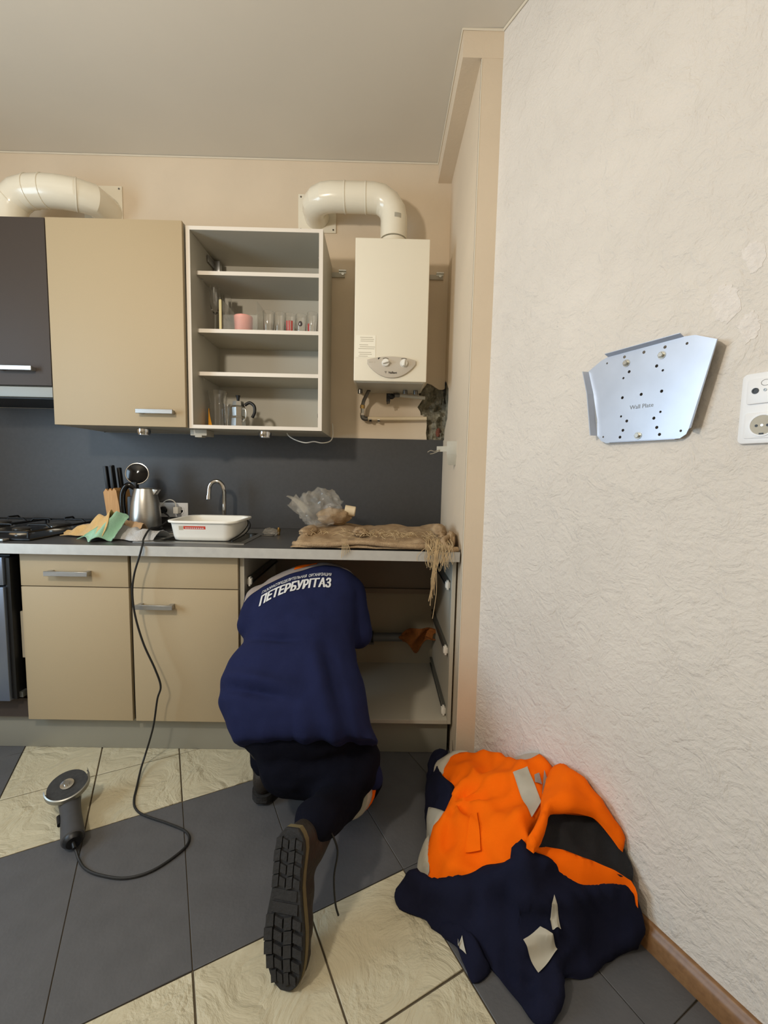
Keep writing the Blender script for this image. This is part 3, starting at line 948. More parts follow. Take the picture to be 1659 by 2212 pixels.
# ================================================================== THINGS ON THE WORKTOP
# knife block and knives
t = thing('knife_block', (-1.325, -0.17, 0.925), 'light wooden knife block on the worktop left of the kettle', 'knife block')
lean = Matrix.Translation((-1.318, -0.17, 0.926)) @ Matrix.Rotation(-0.10, 4, 'Y')
pts = [(-0.032, 0.0), (0.045, 0.0), (0.030, 0.190)]
top = [(0.030, 0.198), (0.020, 0.212), (0.010, 0.198), (0.0, 0.212), (-0.010, 0.198), (-0.020, 0.212), (-0.034, 0.196)]
obj('block', G().prism([(-0.030, 0.0), (0.042, 0.0), (0.030, 0.198)] + top[1:], lambda q: lean @ Vector((q[0], -0.055, q[1])), lambda q: lean @ Vector((q[0], 0.055, q[1]))), 'wood_block', t)
for k, (x, y, h) in enumerate(((-0.022, -0.03, 0.118), (-0.008, 0.0, 0.122), (0.006, -0.03, 0.115), (0.020, 0.01, 0.108))):
    q = thing('knife', lean @ Vector((x, y, 0.205)), ['black-handled knife at the left end of the wooden block', 'black-handled knife second from the left in the block', 'black-handled knife third from the left in the block', 'black-handled knife at the right end of the wooden block, by the kettle handle'][k], 'knife', 'knives in the block')
    obj('handle', G().box(x - 0.0075, x + 0.0075, y - 0.011, y + 0.011, 0.206, 0.206 + h, lean), 'black', q, bevel=0.004)
    obj('bolster', G().box(x - 0.004, x + 0.004, y - 0.009, y + 0.009, 0.198, 0.207, lean), 'steel', q)

# kettle with its lid flipped open
KX, KY = -1.172, -0.215
t = thing('electric_kettle', (KX, KY, 0.925), 'steel electric kettle with its black lid flipped open', 'kettle')
obj('power_base', G().lathe([(0.078, 0.0), (0.080, 0.006), (0.076, 0.018), (0.070, 0.022)], (KX, KY, 0.9262), 28), 'black', t, smooth=True)
bd = obj('body', G().lathe([(0.070, 0.0), (0.0715, 0.01), (0.070, 0.06), (0.064, 0.12), (0.055, 0.165), (0.048, 0.190), (0.045, 0.192), (0.045, 0.188), (0.052, 0.16)], (KX, KY, 0.949), 32), 'steel_brushed', t, smooth=True)
obj('spout', G().prism([(0.030, 0.128), (0.074, 0.186), (0.035, 0.190)], lambda q: (KX + q[0], KY - 0.018, 0.949 + q[1]), lambda q: (KX + q[0], KY + 0.018, 0.949 + q[1])), 'steel_brushed', bd, bevel=0.004)
obj('handle', G().tube(smooth_path([(KX - 0.045, KY, 1.140), (KX - 0.075, KY - 0.01, 1.155), (KX - 0.100, KY - 0.015, 1.120), (KX - 0.104, KY - 0.015, 1.05), (KX - 0.095, KY - 0.012, 0.985), (KX - 0.066, KY, 0.958)]), [0.014] * 31, 12), 'black_gloss', t, smooth=True)
obj('handle_spine', G().box(KX - 0.078, KX - 0.050, KY - 0.022, KY + 0.012, 0.955, 1.10), 'black', t, bevel=0.008)
LM = Matrix.Translation((KX - 0.040, KY + 0.01, 1.212)) @ Matrix.Rotation(0.25, 4, 'Z') @ Matrix.Rotation(PI / 2 - 0.12, 4, 'X')
ld = obj('lid', G().lathe([(0.0, -0.012), (0.036, -0.010), (0.050, 0.0), (0.050, 0.006), (0.045, 0.009), (0.0, 0.012)], (0, 0, 0), 28), 'black_gloss', None, smooth=True)
for v_ in ld.data.vertices:
    pass
ld.parent = t
ld.matrix_parent_inverse = Matrix.Identity(4)
ld.location = (0, 0, 0)
o_ = ORG[ld.name]
for v_ in ld.data.vertices:
    v_.co = LM @ (v_.co + o_) - Vector((KX, KY, 0.925))
obj('lid_rim', G().tube([LM @ Vector((0.051 * math.cos(a * PI / 14), 0.051 * math.sin(a * PI / 14), 0.002)) for a in range(29)], 0.0035, 8), 'steel', t, smooth=True)
obj('lid_hinge', G().box(KX - 0.065, KX - 0.035, KY - 0.012, KY + 0.014, 1.135, 1.170), 'black', t, bevel=0.004)

# sockets on the splashback with plugs
t = thing('socket_panel', (-1.136, -0.01, 0.977), 'double white power socket on the dark splashback', 'socket')
obj('frame', G().box(-1.222, -1.050, -0.019, -0.0103, 0.977, 1.056), 'cool_white', t, bevel=0.003)
for x in (-1.180, -1.096):
    m_ = obj('outlet', G().lathe([(0.028, 0.0), (0.028, 0.003), (0.021, 0.003), (0.020, -0.004), (0.0, -0.004)], (x, -0.019, 1.0165), 24, Matrix.Rotation(PI / 2, 3, 'X')), 'cool_white', t, smooth=True, angle=0.5)
q = thing('charger', (-1.096, -0.05, 0.99), 'white phone charger plugged into the right-hand socket', 'charger')
obj('body', G().box(-1.110, -1.084, -0.062, -0.0225, 1.000, 1.036), 'white_plastic', q, bevel=0.004)
obj('cable', G().tube(smooth_path([(-1.097, -0.055, 1.035), (-1.100, -0.058, 1.060), (-1.118, -0.062, 1.074), (-1.145, -0.064, 1.070), (-1.168, -0.066, 1.048), (-1.190, -0.07, 1.012), (-1.205, -0.075, 0.985), (-1.215, -0.08, 0.95), (-1.225, -0.10, 0.930), (-1.26, -0.10, 0.929)]), 0.0028, 8), 'white_plastic', q, smooth=True)

# tap
t = thing('kitchen_tap', (-0.812, -0.13, 0.925), 'chrome swan-neck tap behind the white basin', 'tap')
obj('base', G().lathe([(0.026, 0.0), (0.026, 0.006), (0.021, 0.012), (0.019, 0.05), (0.014, 0.06)], (-0.812, -0.13, 0.9287), 22), 'chrome', t, smooth=True)
pth = [Vector((-0.812, -0.13, 0.985)), Vector((-0.811, -0.13, 1.06)), Vector((-0.810, -0.13, 1.125))]
pth += arc((-0.846, -0.14, 1.135), 0.0375, 0, PI * 0.98, 12, (0.96, 0.12, 0), (0, 0, 1.25))
pth += [Vector((-0.884, -0.147, 1.105))]
obj('spout', G().tube(pth, 0.0105, 14), 'chrome', t, smooth=True)
obj('aerator', G().tube([(-0.884, -0.147, 1.108), (-0.885, -0.148, 1.088)], 0.0125, 14), 'chrome', t, smooth=True)
obj('lever', G().tube([(-0.790, -0.13, 0.972), (-0.765, -0.135, 0.985)], 0.006, 8), 'chrome', t, smooth=True)

# white washing-up basin
t = thing('wash_basin', (-0.77, -0.385, 0.929), 'white plastic basin with a small red label standing in the sink', 'basin')
def ring(i_, z, r=0.045):
    return [(x, y, z) for x, y in rr(-0.917 + i_, -0.622 - i_, -0.528 + i_, -0.262 - i_, r)]
rg = [ring(0.030, 0.9295, 0.03), ring(0.020, 0.9335, 0.035), ring(0.013, 0.95), ring(0.006, 1.003), ring(0.0045, 1.008), ring(-0.004, 1.010, 0.05), ring(-0.005, 1.016, 0.05), ring(-0.003, 1.019, 0.05), ring(0.009, 1.017), ring(0.016, 0.96), ring(0.024, 0.938, 0.03)]
bs = obj('tub', loft(rg, True, True), 'white_plastic', t, smooth=True, recalc=False, angle=1.0)
lb = obj('label_sticker', G().add([(-0.842, -0.5185, 0.978), (-0.748, -0.5185, 0.978), (-0.748, -0.5217, 0.996), (-0.842, -0.5217, 0.996)], [(0, 1, 2, 3)]), 'red_label', t, recalc=False)
lb['label'] = 'small red label'
obj('label_mark', G().add([(-0.862, -0.5187, 0.978), (-0.843, -0.5187, 0.978), (-0.843, -0.5219, 0.996), (-0.862, -0.5219, 0.996)], [(0, 1, 2, 3)]), 'ink_soft', t, recalc=False)
g = G()
for k in range(9):
    x = -0.834 + k * 0.009
    g.add([(x, -0.5202, 0.985), (x + 0.006, -0.5202, 0.985), (x + 0.006, -0.5213, 0.990), (x, -0.5213, 0.990)], [(0, 1, 2, 3)])
obj('label_lettering', g, 'print_white', t, recalc=False)
obj('bail', G().tube(smooth_path([(-0.6185, -0.36, 1.008), (-0.612, -0.38, 0.985), (-0.622, -0.45, 0.955), (-0.650, -0.523, 0.934)]), 0.0028, 6).tube(smooth_path([(-0.6185, -0.345, 1.005), (-0.606, -0.36, 0.98), (-0.612, -0.43, 0.95), (-0.636, -0.52, 0.933)]), 0.0028, 6), 'black', t, smooth=True)

# clump of plastic scraps and a brass fitting
random.seed(11)


def crumple(c, r, amp, sc, seed, nu=28, nv=18, ridge=True, flat=None):
    g_ = G().ball((0, 0, 0), 1.0, nu, nv)
    out = []
    for q in g_.v:
        k = fnoise(q, sc, seed)
        k2 = fnoise(q, sc * 2.3, seed + 9)
        a = (1 - abs(k) * 2) if ridge else k
        f = 1 + amp * (a * 0.8 + k2 * 0.5)
        z = q[2] * r[2] * f
        if flat is not None:
            z = max(z, flat)
        out.append((c[0] + q[0] * r[0] * f, c[1] + q[1] * r[1] * f, c[2] + z))
    g_.v = out
    return g_


t = thing('plastic_scraps', (-0.545, -0.27, 0.925), 'small heap of crumpled clear plastic scraps right of the sink', 'scraps')
obj('film', crumple((-0.535, -0.27, 0.940), (0.030, 0.026, 0.018), 0.45, 2.6, 4, flat=-0.0135), 'film', t, smooth=True)
obj('strip', G().box(-0.572, -0.515, -0.30, -0.262, 0.9263, 0.9295, Matrix.Identity(4)), 'steel_dark', t, bevel=0.001)
t = thing('brass_fitting', (-0.500, -0.25, 0.925), 'tiny brass pipe fitting standing on the worktop', 'fitting')
obj('thread', G().lathe([(0.007, 0.0), (0.007, 0.012), (0.0085, 0.013), (0.0085, 0.02)], (-0.500, -0.25, 0.9262), 12), 'brass', t, smooth=True, angle=0.4)
obj('nut', G().lathe([(0.010, 0.0), (0.010, 0.009), (0.006, 0.010), (0.005, 0.016)], (-0.500, -0.25, 0.9462), 6), 'brass', t)


# cloths
def sheet(fn, nu, nv, th=0.0025):
    """a cloth: surface fn(u, v) given a small thickness"""
    g_ = G()
    P = [[Vector(fn(i / (nu - 1), j / (nv - 1))) for i in range(nu)] for j in range(nv)]
    Nn = [[None] * nu for _ in range(nv)]
    for j in range(nv):
        for i in range(nu):
            a = P[j][min(i + 1, nu - 1)] - P[j][max(i - 1, 0)]
            b = P[min(j + 1, nv - 1)][i] - P[max(j - 1, 0)][i]
            c = a.cross(b)
            Nn[j][i] = c.normalized() if c.length > 1e-12 else Vector((0, 0, 1))
    top = [P[j][i] + Nn[j][i] * th / 2 for j in range(nv) for i in range(nu)]
    bot = [P[j][i] - Nn[j][i] * th / 2 for j in range(nv) for i in range(nu)]
    n = nu * nv
    fs = []
    for j in range(nv - 1):
        for i in range(nu - 1):
            a, b, c, d_ = j * nu + i, j * nu + i + 1, (j + 1) * nu + i + 1, (j + 1) * nu + i
            fs.append((a, b, c, d_))
            fs.append((n + d_, n + c, n + b, n + a))
    for i in range(nu - 1):
        fs.append((i + 1, i, n + i, n + i + 1))
        k = (nv - 1) * nu
        fs.append((k + i, k + i + 1, n + k + i + 1, n + k + i))
    for j in range(nv - 1):
        fs.append((j * nu, (j + 1) * nu, n + (j + 1) * nu, n + j * nu))
        k = nu - 1
        fs.append(((j + 1) * nu + k, j * nu + k, n + j * nu + k, n + (j + 1) * nu + k))
    return g_.add(top + bot, fs)


def wr(u, v, s, seed, amp):
    return amp * (1 - 2 * abs(noise.noise(Vector((u * s, v * s, seed)))))


def f_yellow(u, v):
    x = -1.440 + 0.265 * u
    hh = 0.008 + 0.112 * max(0, u) ** 1.15
    ridge = max(0.0, 1 - abs(2 * v - 1.05)) ** 0.75
    y = -0.335 - (0.10 + 0.10 * u) * v + 0.02 * math.sin(5 * u)
    return (x + 0.01 * math.sin(9 * v), y, 0.930 + hh * ridge + wr(u, v, 5, 1, 0.007) * ridge + 0.010 * ridge * math.sin(16 * u + 6 * v))


def f_green(u, v):
    s = u - 0.5
    x = -1.165 + s * (0.075 + 0.075 * v) - 0.035 * v
    z = 0.932 + 0.110 * (1 - v) ** 1.1 - 0.06 * abs(s) * (1 - v) + 0.010 * math.sin(13 * s) * v + wr(u, v, 4, 3, 0.006)
    return (x, -0.435 - 0.125 * v ** 0.8 - 0.02 * math.cos(9 * s), max(z, 0.9285))


def f_grey(u, v):
    x = -1.175 + 0.195 * u
    ridge = max(0.0, 1 - abs(2 * v - 1)) ** 0.7
    return (x, -0.37 - 0.15 * v + 0.02 * math.sin(7 * u), 0.930 + (0.050 - 0.022 * u) * ridge + wr(u, v, 5, 7, 0.006) * ridge + 0.004 * math.sin(20 * u) * ridge)


def f_peach(u, v):
    x = -1.200 + 0.11 * u
    ridge = max(0.0, 1 - abs(2 * v - 1)) ** 0.7
    return (x, -0.33 - 0.10 * v, 0.930 + (0.075 - 0.02 * u) * ridge + wr(u, v, 5, 9, 0.005) * ridge)


tag(obj('cleaning_cloth', sheet(f_yellow, 40, 22), 'yellow_cloth', smooth=True, recalc=False, angle=1.5), 'crumpled yellow cloth at the hob end of the worktop', 'cloth', 'cloths left of the sink')
tag(obj('cleaning_cloth', sheet(f_green, 30, 22), 'green_cloth', smooth=True, recalc=False, angle=1.5), 'crumpled mint green cloth in front of the knife block', 'cloth', 'cloths left of the sink')
tag(obj('cleaning_cloth', sheet(f_peach, 22, 16), 'peach_cloth', smooth=True, recalc=False, angle=1.5), 'small peach cloth between the green cloth and the kettle', 'cloth', 'cloths left of the sink')
tag(obj('cleaning_cloth', sheet(f_grey, 34, 18), 'grey_cloth', smooth=True, recalc=False, angle=1.5), 'light grey cloth at the left side of the sink', 'cloth', 'cloths left of the sink')

# ---- burlap sack, folded, with frayed fringe; bag of clear film on top
t = thing('burlap_sack', (-0.02, -0.42, 0.925), 'folded brown burlap sack with frayed fringe at the right end of the worktop', 'sack')


def slab(x0, x1, y0, y1, z0, th, seed, rise=0.0, wav=0.012, nu=56, ns=36):
    """soft folded layer: a rounded band (cross-section in y-z) swept along x"""
    def fn(u, v):
        a = 2 * PI * u
        cx = x0 + (x1 - x0) * v
        e = min(v, 1 - v) * (x1 - x0)
        end = min(1.0, e / 0.02) ** 0.5
        yc, hy = (y0 + y1) / 2, (y1 - y0) / 2
        ca, sa = math.cos(a), math.sin(a)
        yy = yc + hy * (abs(ca) ** 0.35) * (1 if ca > 0 else -1) * (0.985 + 0.015 * end)
        w = wav * noise.noise(Vector((cx * 9, yy * 5, seed))) + 0.4 * wav * noise.noise(Vector((cx * 26, yy * 20, seed + 4)))
        zz = z0 + th / 2 + th / 2 * (abs(sa) ** 0.6) * (1 if sa > 0 else -1) * end
        r_ = rise * max(0, (yy - y0) / (y1 - y0))
        if sa > 0:
            zz += r_ + w * 0.9
        else:
            zz = max(zz + 0.3 * w, z0)
        yy += 0.010 * noise.noise(Vector((cx * 7, seed, 0)))
        return (cx + 0.006 * noise.noise(Vector((yy * 12, seed, 2))), yy, zz)
    gg = G().grid(fn, nu, ns, closed_u=True)
    gg.f.append(tuple(range(nu - 1, -1, -1)))
    gg.f.append(tuple((ns - 1) * nu + k for k in range(nu)))
    return gg


obj('lower_fold', slab(-0.362, 0.318, -0.625, -0.215, 0.9267, 0.016, 2.0, 0.0, 0.010), 'burlap', t, smooth=True, angle=1.6)
obj('upper_fold', slab(-0.345, 0.30, -0.612, -0.205, 0.942, 0.018, 5.0, 0.024, 0.022), 'burlap', t, smooth=True, angle=1.6)
obj('rolled_edge', G().tube(smooth_path([(-0.355, -0.58, 0.940), (-0.33, -0.615, 0.944), (-0.20, -0.628, 0.946), (-0.08, -0.618, 0.956), (0.06, -0.628, 0.948), (0.18, -0.622, 0.944), (0.25, -0.60, 0.952)]), 0.0105, 10), 'burlap', t, smooth=True)
obj('rolled_edge', G().tube(smooth_path([(0.318, -0.62, 0.934), (0.296, -0.628, 0.936), (0.27, -0.625, 0.946), (0.262, -0.60, 0.968), (0.30, -0.55, 0.978), (0.321, -0.50, 0.975)]), 0.012, 10), 'burlap', t, smooth=True)
obj('bunched_corner', crumple((0.262, -0.46, 0.985), (0.036, 0.10, 0.034), 0.30, 1.2, 21, ridge=False), 'burlap', t, smooth=True)
obj('raised_corner', crumple((0.302, -0.54, 0.962), (0.020, 0.05, 0.040), 0.30, 1.2, 27, ridge=False), 'burlap', t, smooth=True)
obj('knot', crumple((-0.085, -0.50, 0.985), (0.034, 0.05, 0.018), 0.40, 1.8, 33, ridge=False), 'burlap', t, smooth=True)
obj('raised_corner', crumple((-0.318, -0.45, 0.975), (0.038, 0.09, 0.024), 0.35, 1.2, 35, ridge=False), 'burlap', t, smooth=True)
random.seed(8)
g = G()
for k in range(215):
    if k < 150:
        x, y = random.gauss(0.02, 0.15), random.uniform(-0.60, -0.46)
        x = max(-0.30, min(0.24, x))
        z = 0.975 + random.uniform(-0.004, 0.010)
        L_ = random.uniform(0.02, 0.05)
        a = random.uniform(0, 2 * PI)
        pts = [(x, y, z), (x + L_ * 0.5 * math.cos(a), y + L_ * 0.5 * math.sin(a), z + random.uniform(0, 0.012)), (x + L_ * math.cos(a + 0.7), y + L_ * math.sin(a + 0.7), z - 0.004)]
    else:
        x = random.gauss(0.235, 0.028)
        y = random.uniform(-0.60, -0.55)
        xe = x + random.uniform(-0.03, 0.02)
        ze = 0.90 - random.uniform(0, 0.055)
        pts = [(x, y, 0.972), (x + random.uniform(-0.012, 0.012), -0.636, 0.952), (xe, -0.645, (0.94 + ze) / 2), (xe + random.uniform(-0.012, 0.012), -0.646, ze)]
    g.tube(smooth_path(pts, 3), random.uniform(0.0006, 0.0012), 4)
for k in range(14):
    x = 0.232 + random.uniform(-0.008, 0.008)
    zb = random.uniform(0.62, 0.82)
    g.tube(smooth_path([(x + 0.01, -0.60, 0.97), (x, -0.640, 0.945), (x - 0.006, -0.646, 0.87), (x - 0.012 + random.uniform(-0.006, 0.01), -0.647, (0.87 + zb) / 2), (x - 0.018 + random.uniform(-0.006, 0.014), -0.645, zb)], 4), random.uniform(0.0008, 0.0013), 4)
for k in range(6):
    g.tube(smooth_path([(-0.155 + k * 0.004, -0.60, 0.965), (-0.15 + k * 0.005, -0.640, 0.945), (-0.152 + k * 0.007, -0.645, 0.895 + 0.006 * k)], 3), 0.0013, 4)
fr = obj('fringe', g, 'fringe', t, smooth=True)
fr['kind'] = 'stuff'
fr['label'] = 'frayed pale jute threads'

t = thing('film_bag', (-0.27, -0.32, 0.98), 'crumpled clear plastic bag lying on the left end of the burlap sack', 'bag')
obj('film', crumple((-0.282, -0.33, 1.068), (0.086, 0.072, 0.076), 0.40, 1.7, 44, 56, 36), 'film', t, smooth=True, angle=0.35)
obj('loose_film', sheet(lambda u, v: (-0.345 - 0.085 * v + 0.02 * math.sin(7 * u), -0.40 + 0.16 * u, 1.045 + 0.055 * v + 0.028 * math.sin(5 * u + 2 * v) + 0.01 * math.sin(14 * u)), 22, 14, 0.0012), 'film', t, smooth=True, recalc=False, angle=1.0)
obj('contents', crumple((-0.215, -0.33, 1.030), (0.080, 0.050, 0.040), 0.30, 1.3, 47, ridge=False), 'burlap', t, smooth=True)
obj('pipe_end', G().lathe([(0.0, 0.0), (0.021, 0.0), (0.024, 0.003), (0.024, 0.05), (0.0, 0.05)], (-0.118, -0.33, 1.055), 20, Matrix.Rotation(-PI / 2 + 0.15, 3, 'Y')), 'pipe_cream', t, smooth=True, angle=0.5)

# ================================================================== INSIDE THE OPEN CUPBOARD
def flute(x, y, z, h, lab):
    q = thing('champagne_flute', (x, y, z), lab, 'glass', 'flutes in the open cupboard')
    obj('bowl', G().lathe([(0.004, h * 0.42), (0.018, h * 0.50), (0.025, h * 0.70), (0.022, h), (0.0205, h), (0.0235, h * 0.70), (0.016, h * 0.515), (0.0, h * 0.46)], (x, y, z), 20), 'clear_glass', q, smooth=True)
    obj('stem', G().lathe([(0.0, 0.0), (0.028, 0.0), (0.028, 0.002), (0.005, 0.008), (0.0035, h * 0.2), (0.004, h * 0.43), (0.0, h * 0.44)], (x, y, z), 20), 'clear_glass', q, smooth=True)


S2, S0 = 1.8945, 1.4445
flute(-0.818, -0.195, S2, 0.222, 'taller clear flute glass at the left end of the middle shelf')
flute(-0.785, -0.130, S2, 0.205, 'clear flute glass behind the tall one on the middle shelf')
tag(obj('taper_candle', G().lathe([(0.0065, 0.0), (0.0065, 0.145), (0.003, 0.149), (0.0, 0.149)], (-0.778, -0.235, S2), 12), 'candle', smooth=True), 'thin pale yellow taper candle next to the flutes', 'candle')
t = thing('clear_box', (-0.665, -0.16, S2), 'clear plastic box around the pink bowl on the middle shelf', 'box')
x0, x1, y0, y1, hb = -0.762, -0.600, -0.245, -0.075, 0.140
for nm, b in (('side', (x0, x0 + 0.002, y0, y1, S2, S2 + hb)), ('side', (x1 - 0.002, x1, y0, y1, S2, S2 + hb)), ('side', (x0, x1, y0, y0 + 0.002, S2, S2 + hb * 0.55)), ('side', (x0, x1, y1 - 0.002, y1, S2, S2 + hb)), ('base', (x0, x1, y0, y1, S2, S2 + 0.002))):
    obj(nm, G().box(*b), 'clear_plastic', t)
t = thing('pink_bowl', (-0.685, -0.185, S2 + 0.0025), 'pink plastic bowl inside the clear box', 'bowl')
obj('cup', G().lathe([(0.0, 0.0), (0.036, 0.0), (0.041, 0.010), (0.044, 0.086), (0.042, 0.086), (0.038, 0.012), (0.0, 0.008)], (-0.685, -0.185, S2 + 0.0025), 26), 'pink', t, smooth=True, angle=0.8)
specs = [(-0.555, -0.215, 'plain tumbler beside the clear box'), (-0.505, -0.20, 'plain tumbler second right of the clear box'), (-0.470, -0.13, 'plain tumbler behind the printed glasses'),
         (-0.448, -0.225, 'tumbler with red stripes on the middle shelf'), (-0.398, -0.215, 'tumbler with a dark dot on the middle shelf'),
         (-0.345, -0.21, 'tumbler with a red patch at the right of the middle shelf'), (-0.326, -0.125, 'plain tumbler at the right end behind the others')]
for k, (x, y, lab) in enumerate(specs):
    h = 0.092 + 0.012 * (k in (0, 1, 5))
    q = thing('tumbler', (x, y, S2), lab, 'glass', 'tumblers on the middle shelf')
    obj('glass', G().lathe([(0.0, 0.0), (0.021, 0.0), (0.0225, 0.004), (0.0265, h), (0.0250, h), (0.0205, 0.008), (0.0, 0.007)], (x, y, S2), 24), 'clear_glass', q, smooth=True, angle=0.9)
    def patch(a0, a1, z0, z1, m_, nm='print'):
        r_ = lambda z: 0.0225 + (0.004) * z / h + 0.0005
        o = obj(nm, G().grid(lambda u, v: (x + r_(z0 + (z1 - z0) * v) * math.sin(a0 + (a1 - a0) * u), y - r_(z0 + (z1 - z0) * v) * math.cos(a0 + (a1 - a0) * u), S2 + z0 + (z1 - z0) * v), 8, 4), m_, q, recalc=False)
    if k == 3:
        for a in (-0.7, -0.2, 0.3):
            patch(a, a + 0.35, 0.008, 0.055, 'red_print')
    if k == 4:
        o = obj('print', G().add([(x + (0.0240) * math.sin(0.42 * math.cos(a * PI / 8)), y - 0.0245 * math.cos(0.42 * math.cos(a * PI / 8)), S2 + 0.045 + 0.0125 * math.sin(a * PI / 8)) for a in range(16)], [tuple(range(16))]), 'dark_print', q, recalc=False)
    if k == 5:
        patch(-1.0, -0.5, 0.008, 0.05, 'red_print')
# bottom: jug, two narrow glasses, moka pot
t = thing('glass_jug', (-0.815, -0.20, S0), 'clear glass jug with an orange print on the cupboard floor', 'jug')
obj('vessel', G().lathe([(0.0, 0.0), (0.040, 0.0), (0.043, 0.006), (0.040, 0.06), (0.036, 0.12), (0.046, 0.178), (0.0445, 0.178), (0.034, 0.12), (0.038, 0.06), (0.040, 0.010), (0.0, 0.008)], (-0.812, -0.20, S0), 28), 'clear_glass', t, smooth=True)
obj('print', G().grid(lambda u, v: (-0.812 + (0.0432 - 0.002 * v) * math.sin(-1.5 + 1.25 * u * (1 - 0.5 * v)), -0.20 - (0.0432 - 0.002 * v) * math.cos(-1.5 + 1.25 * u * (1 - 0.5 * v)), S0 + 0.008 + 0.085 * v), 10, 8), 'orange_print', t, recalc=False)
for x, y, lab in ((-0.762, -0.215, 'narrow clear glass beside the jug'), (-0.758, -0.155, 'narrow clear glass behind the moka pot')):
    q = thing('narrow_glass', (x, y, S0), lab, 'glass')
    obj('glass', G().lathe([(0.0, 0.0), (0.012, 0.0), (0.013, 0.003), (0.019, 0.118), (0.0178, 0.118), (0.0115, 0.007), (0.0, 0.006)], (x, y, S0), 20), 'clear_glass', q, smooth=True)
MX, MY = -0.705, -0.215
t = thing('moka_pot', (MX, MY, S0), 'small steel moka pot with a black handle in the open cupboard', 'coffee pot')
obj('boiler', G().lathe([(0.0, 0.0), (0.036, 0.0), (0.038, 0.003), (0.034, 0.046), (0.036, 0.050)], (MX, MY, S0), 8), 'steel', t)
obj('upper_pot', G().lathe([(0.036, 0.050), (0.030, 0.058), (0.032, 0.098), (0.035, 0.102)], (MX, MY, S0), 8), 'steel', t)
obj('lid', G().lathe([(0.035, 0.102), (0.030, 0.108), (0.026, 0.128), (0.0, 0.130)], (MX, MY, S0), 8), 'steel_brushed', t)
obj('lid_knob', G().lathe([(0.006, 0.130), (0.009, 0.150), (0.011, 0.158), (0.0, 0.158)], (MX, MY, S0), 10), 'black', t, smooth=True)
obj('handle', G().tube(smooth_path([(MX + 0.033, MY, S0 + 0.112), (MX + 0.056, MY, S0 + 0.124), (MX + 0.078, MY, S0 + 0.108), (MX + 0.080, MY, S0 + 0.078), (MX + 0.068, MY, S0 + 0.052)]), [0.0075] * 25, 10), 'black', t, smooth=True)
obj('jug_loop', G().tube(smooth_path([(MX + 0.028, MY - 0.022, S0 + 0.09), (MX + 0.045, MY - 0.026, S0 + 0.085), (MX + 0.046, MY - 0.026, S0 + 0.05), (MX + 0.03, MY - 0.022, S0 + 0.03)]), 0.004, 8), 'steel', t, smooth=True)

# ================================================================== PIPES INSIDE THE OPEN BASE UNIT
t = thing('drain_pipe', (-0.05, -0.085, 0.31), 'grey plastic drain pipe inside the open base unit', 'pipe')
obj('tube', G().tube([(-0.42, -0.085, 0.342), (0.14, -0.085, 0.350)], 0.0235, 18), 'grey_pvc', t, smooth=True)
for x in (-0.060, -0.030):
    obj('collar', G().tube([(x - 0.006, -0.085, 0.3478), (x + 0.006, -0.085, 0.348)], 0.031, 18), 'black', t, smooth=True)
obj('support', G().box(-0.06, -0.02, -0.075, -0.0185, 0.30, 0.3245), 'grey_pvc', t)
tag(obj('brown_rag', sheet(lambda u, v: (0.125 + 0.178 * u + 0.012 * math.sin(8 * v), -0.12 + 0.022 * math.sin(9 * u + 3 * v) - 0.02 * (1 - v), (0.385 + 0.02 * math.sin(4 * u) - (0.045 + 0.10 * math.exp(-((u - 0.42) / 0.22) ** 2)) * v + (0.045 * u if v < 0.5 else 0.03 * u))), 34, 18, 0.004), 'rag_brown', smooth=True, recalc=False, angle=1.5),
    'orange-brown rag wrapped over the drain pipe in the open unit', 'rag')

# ================================================================== RIGHT WALL: STEEL PLATE AND SOCKETS
t = thing('wall_plate', RW(0.605, 1.335, 0.0), 'galvanised steel mounting plate with holes bolted to the right wall', 'mounting plate')
body = [(0.443, 1.546), (0.482, 1.568), (0.503, 1.5745), (0.696, 1.5775), (0.722, 1.574), (0.767, 1.553), (0.724, 1.357), (0.719, 1.345), (0.706, 1.336), (0.514, 1.335), (0.498, 1.342), (0.485, 1.357), (0.482, 1.402), (0.462, 1.486)]
holes = [(0.501, 1.557, 2.6), (0.551, 1.563, 4), (0.603, 1.563, 4), (0.655, 1.563, 4), (0.705, 1.559, 3.2), (0.638, 1.521, 4), (0.654, 1.507, 3), (0.567, 1.521, 4), (0.552, 1.507, 3), (0.553, 1.455, 4), (0.604, 1.456, 4), (0.655, 1.456, 4), (0.553, 1.405, 3), (0.570, 1.391, 4), (0.641, 1.391, 4), (0.656, 1.405, 3), (0.561, 1.367, 4), (0.650, 1.367, 4), (0.504, 1.353, 2.6), (0.554, 1.349, 4), (0.658, 1.349, 4), (0.707, 1.354, 3)]
from mathutils.geometry import tessellate_polygon
loops = [[Vector((a, b, 0)) for a, b in body]]
for a, b, r in holes:
    loops.append([Vector((a + r * 0.001 * math.cos(-2 * PI * k / 12), b + r * 0.001 * math.sin(-2 * PI * k / 12), 0)) for k in range(12)])
tri = tessellate_polygon(loops)
fl_ = [q for lp in loops for q in lp]
DP = 0.014
g = G()
n_ = len(fl_)
g.add([RW(q.x, q.y, DP) for q in fl_] + [RW(q.x, q.y, DP - 0.002) for q in fl_], [tuple(f) for f in tri] + [tuple(n_ + i for i in f[::-1]) for f in tri])
k0 = 0
for lp in loops:
    m_ = len(lp)
    g.f += [(k0 + i, k0 + (i + 1) % m_, n_ + k0 + (i + 1) % m_, n_ + k0 + i) for i in range(m_)]
    k0 += m_
obj('plate', g, 'galv', t)
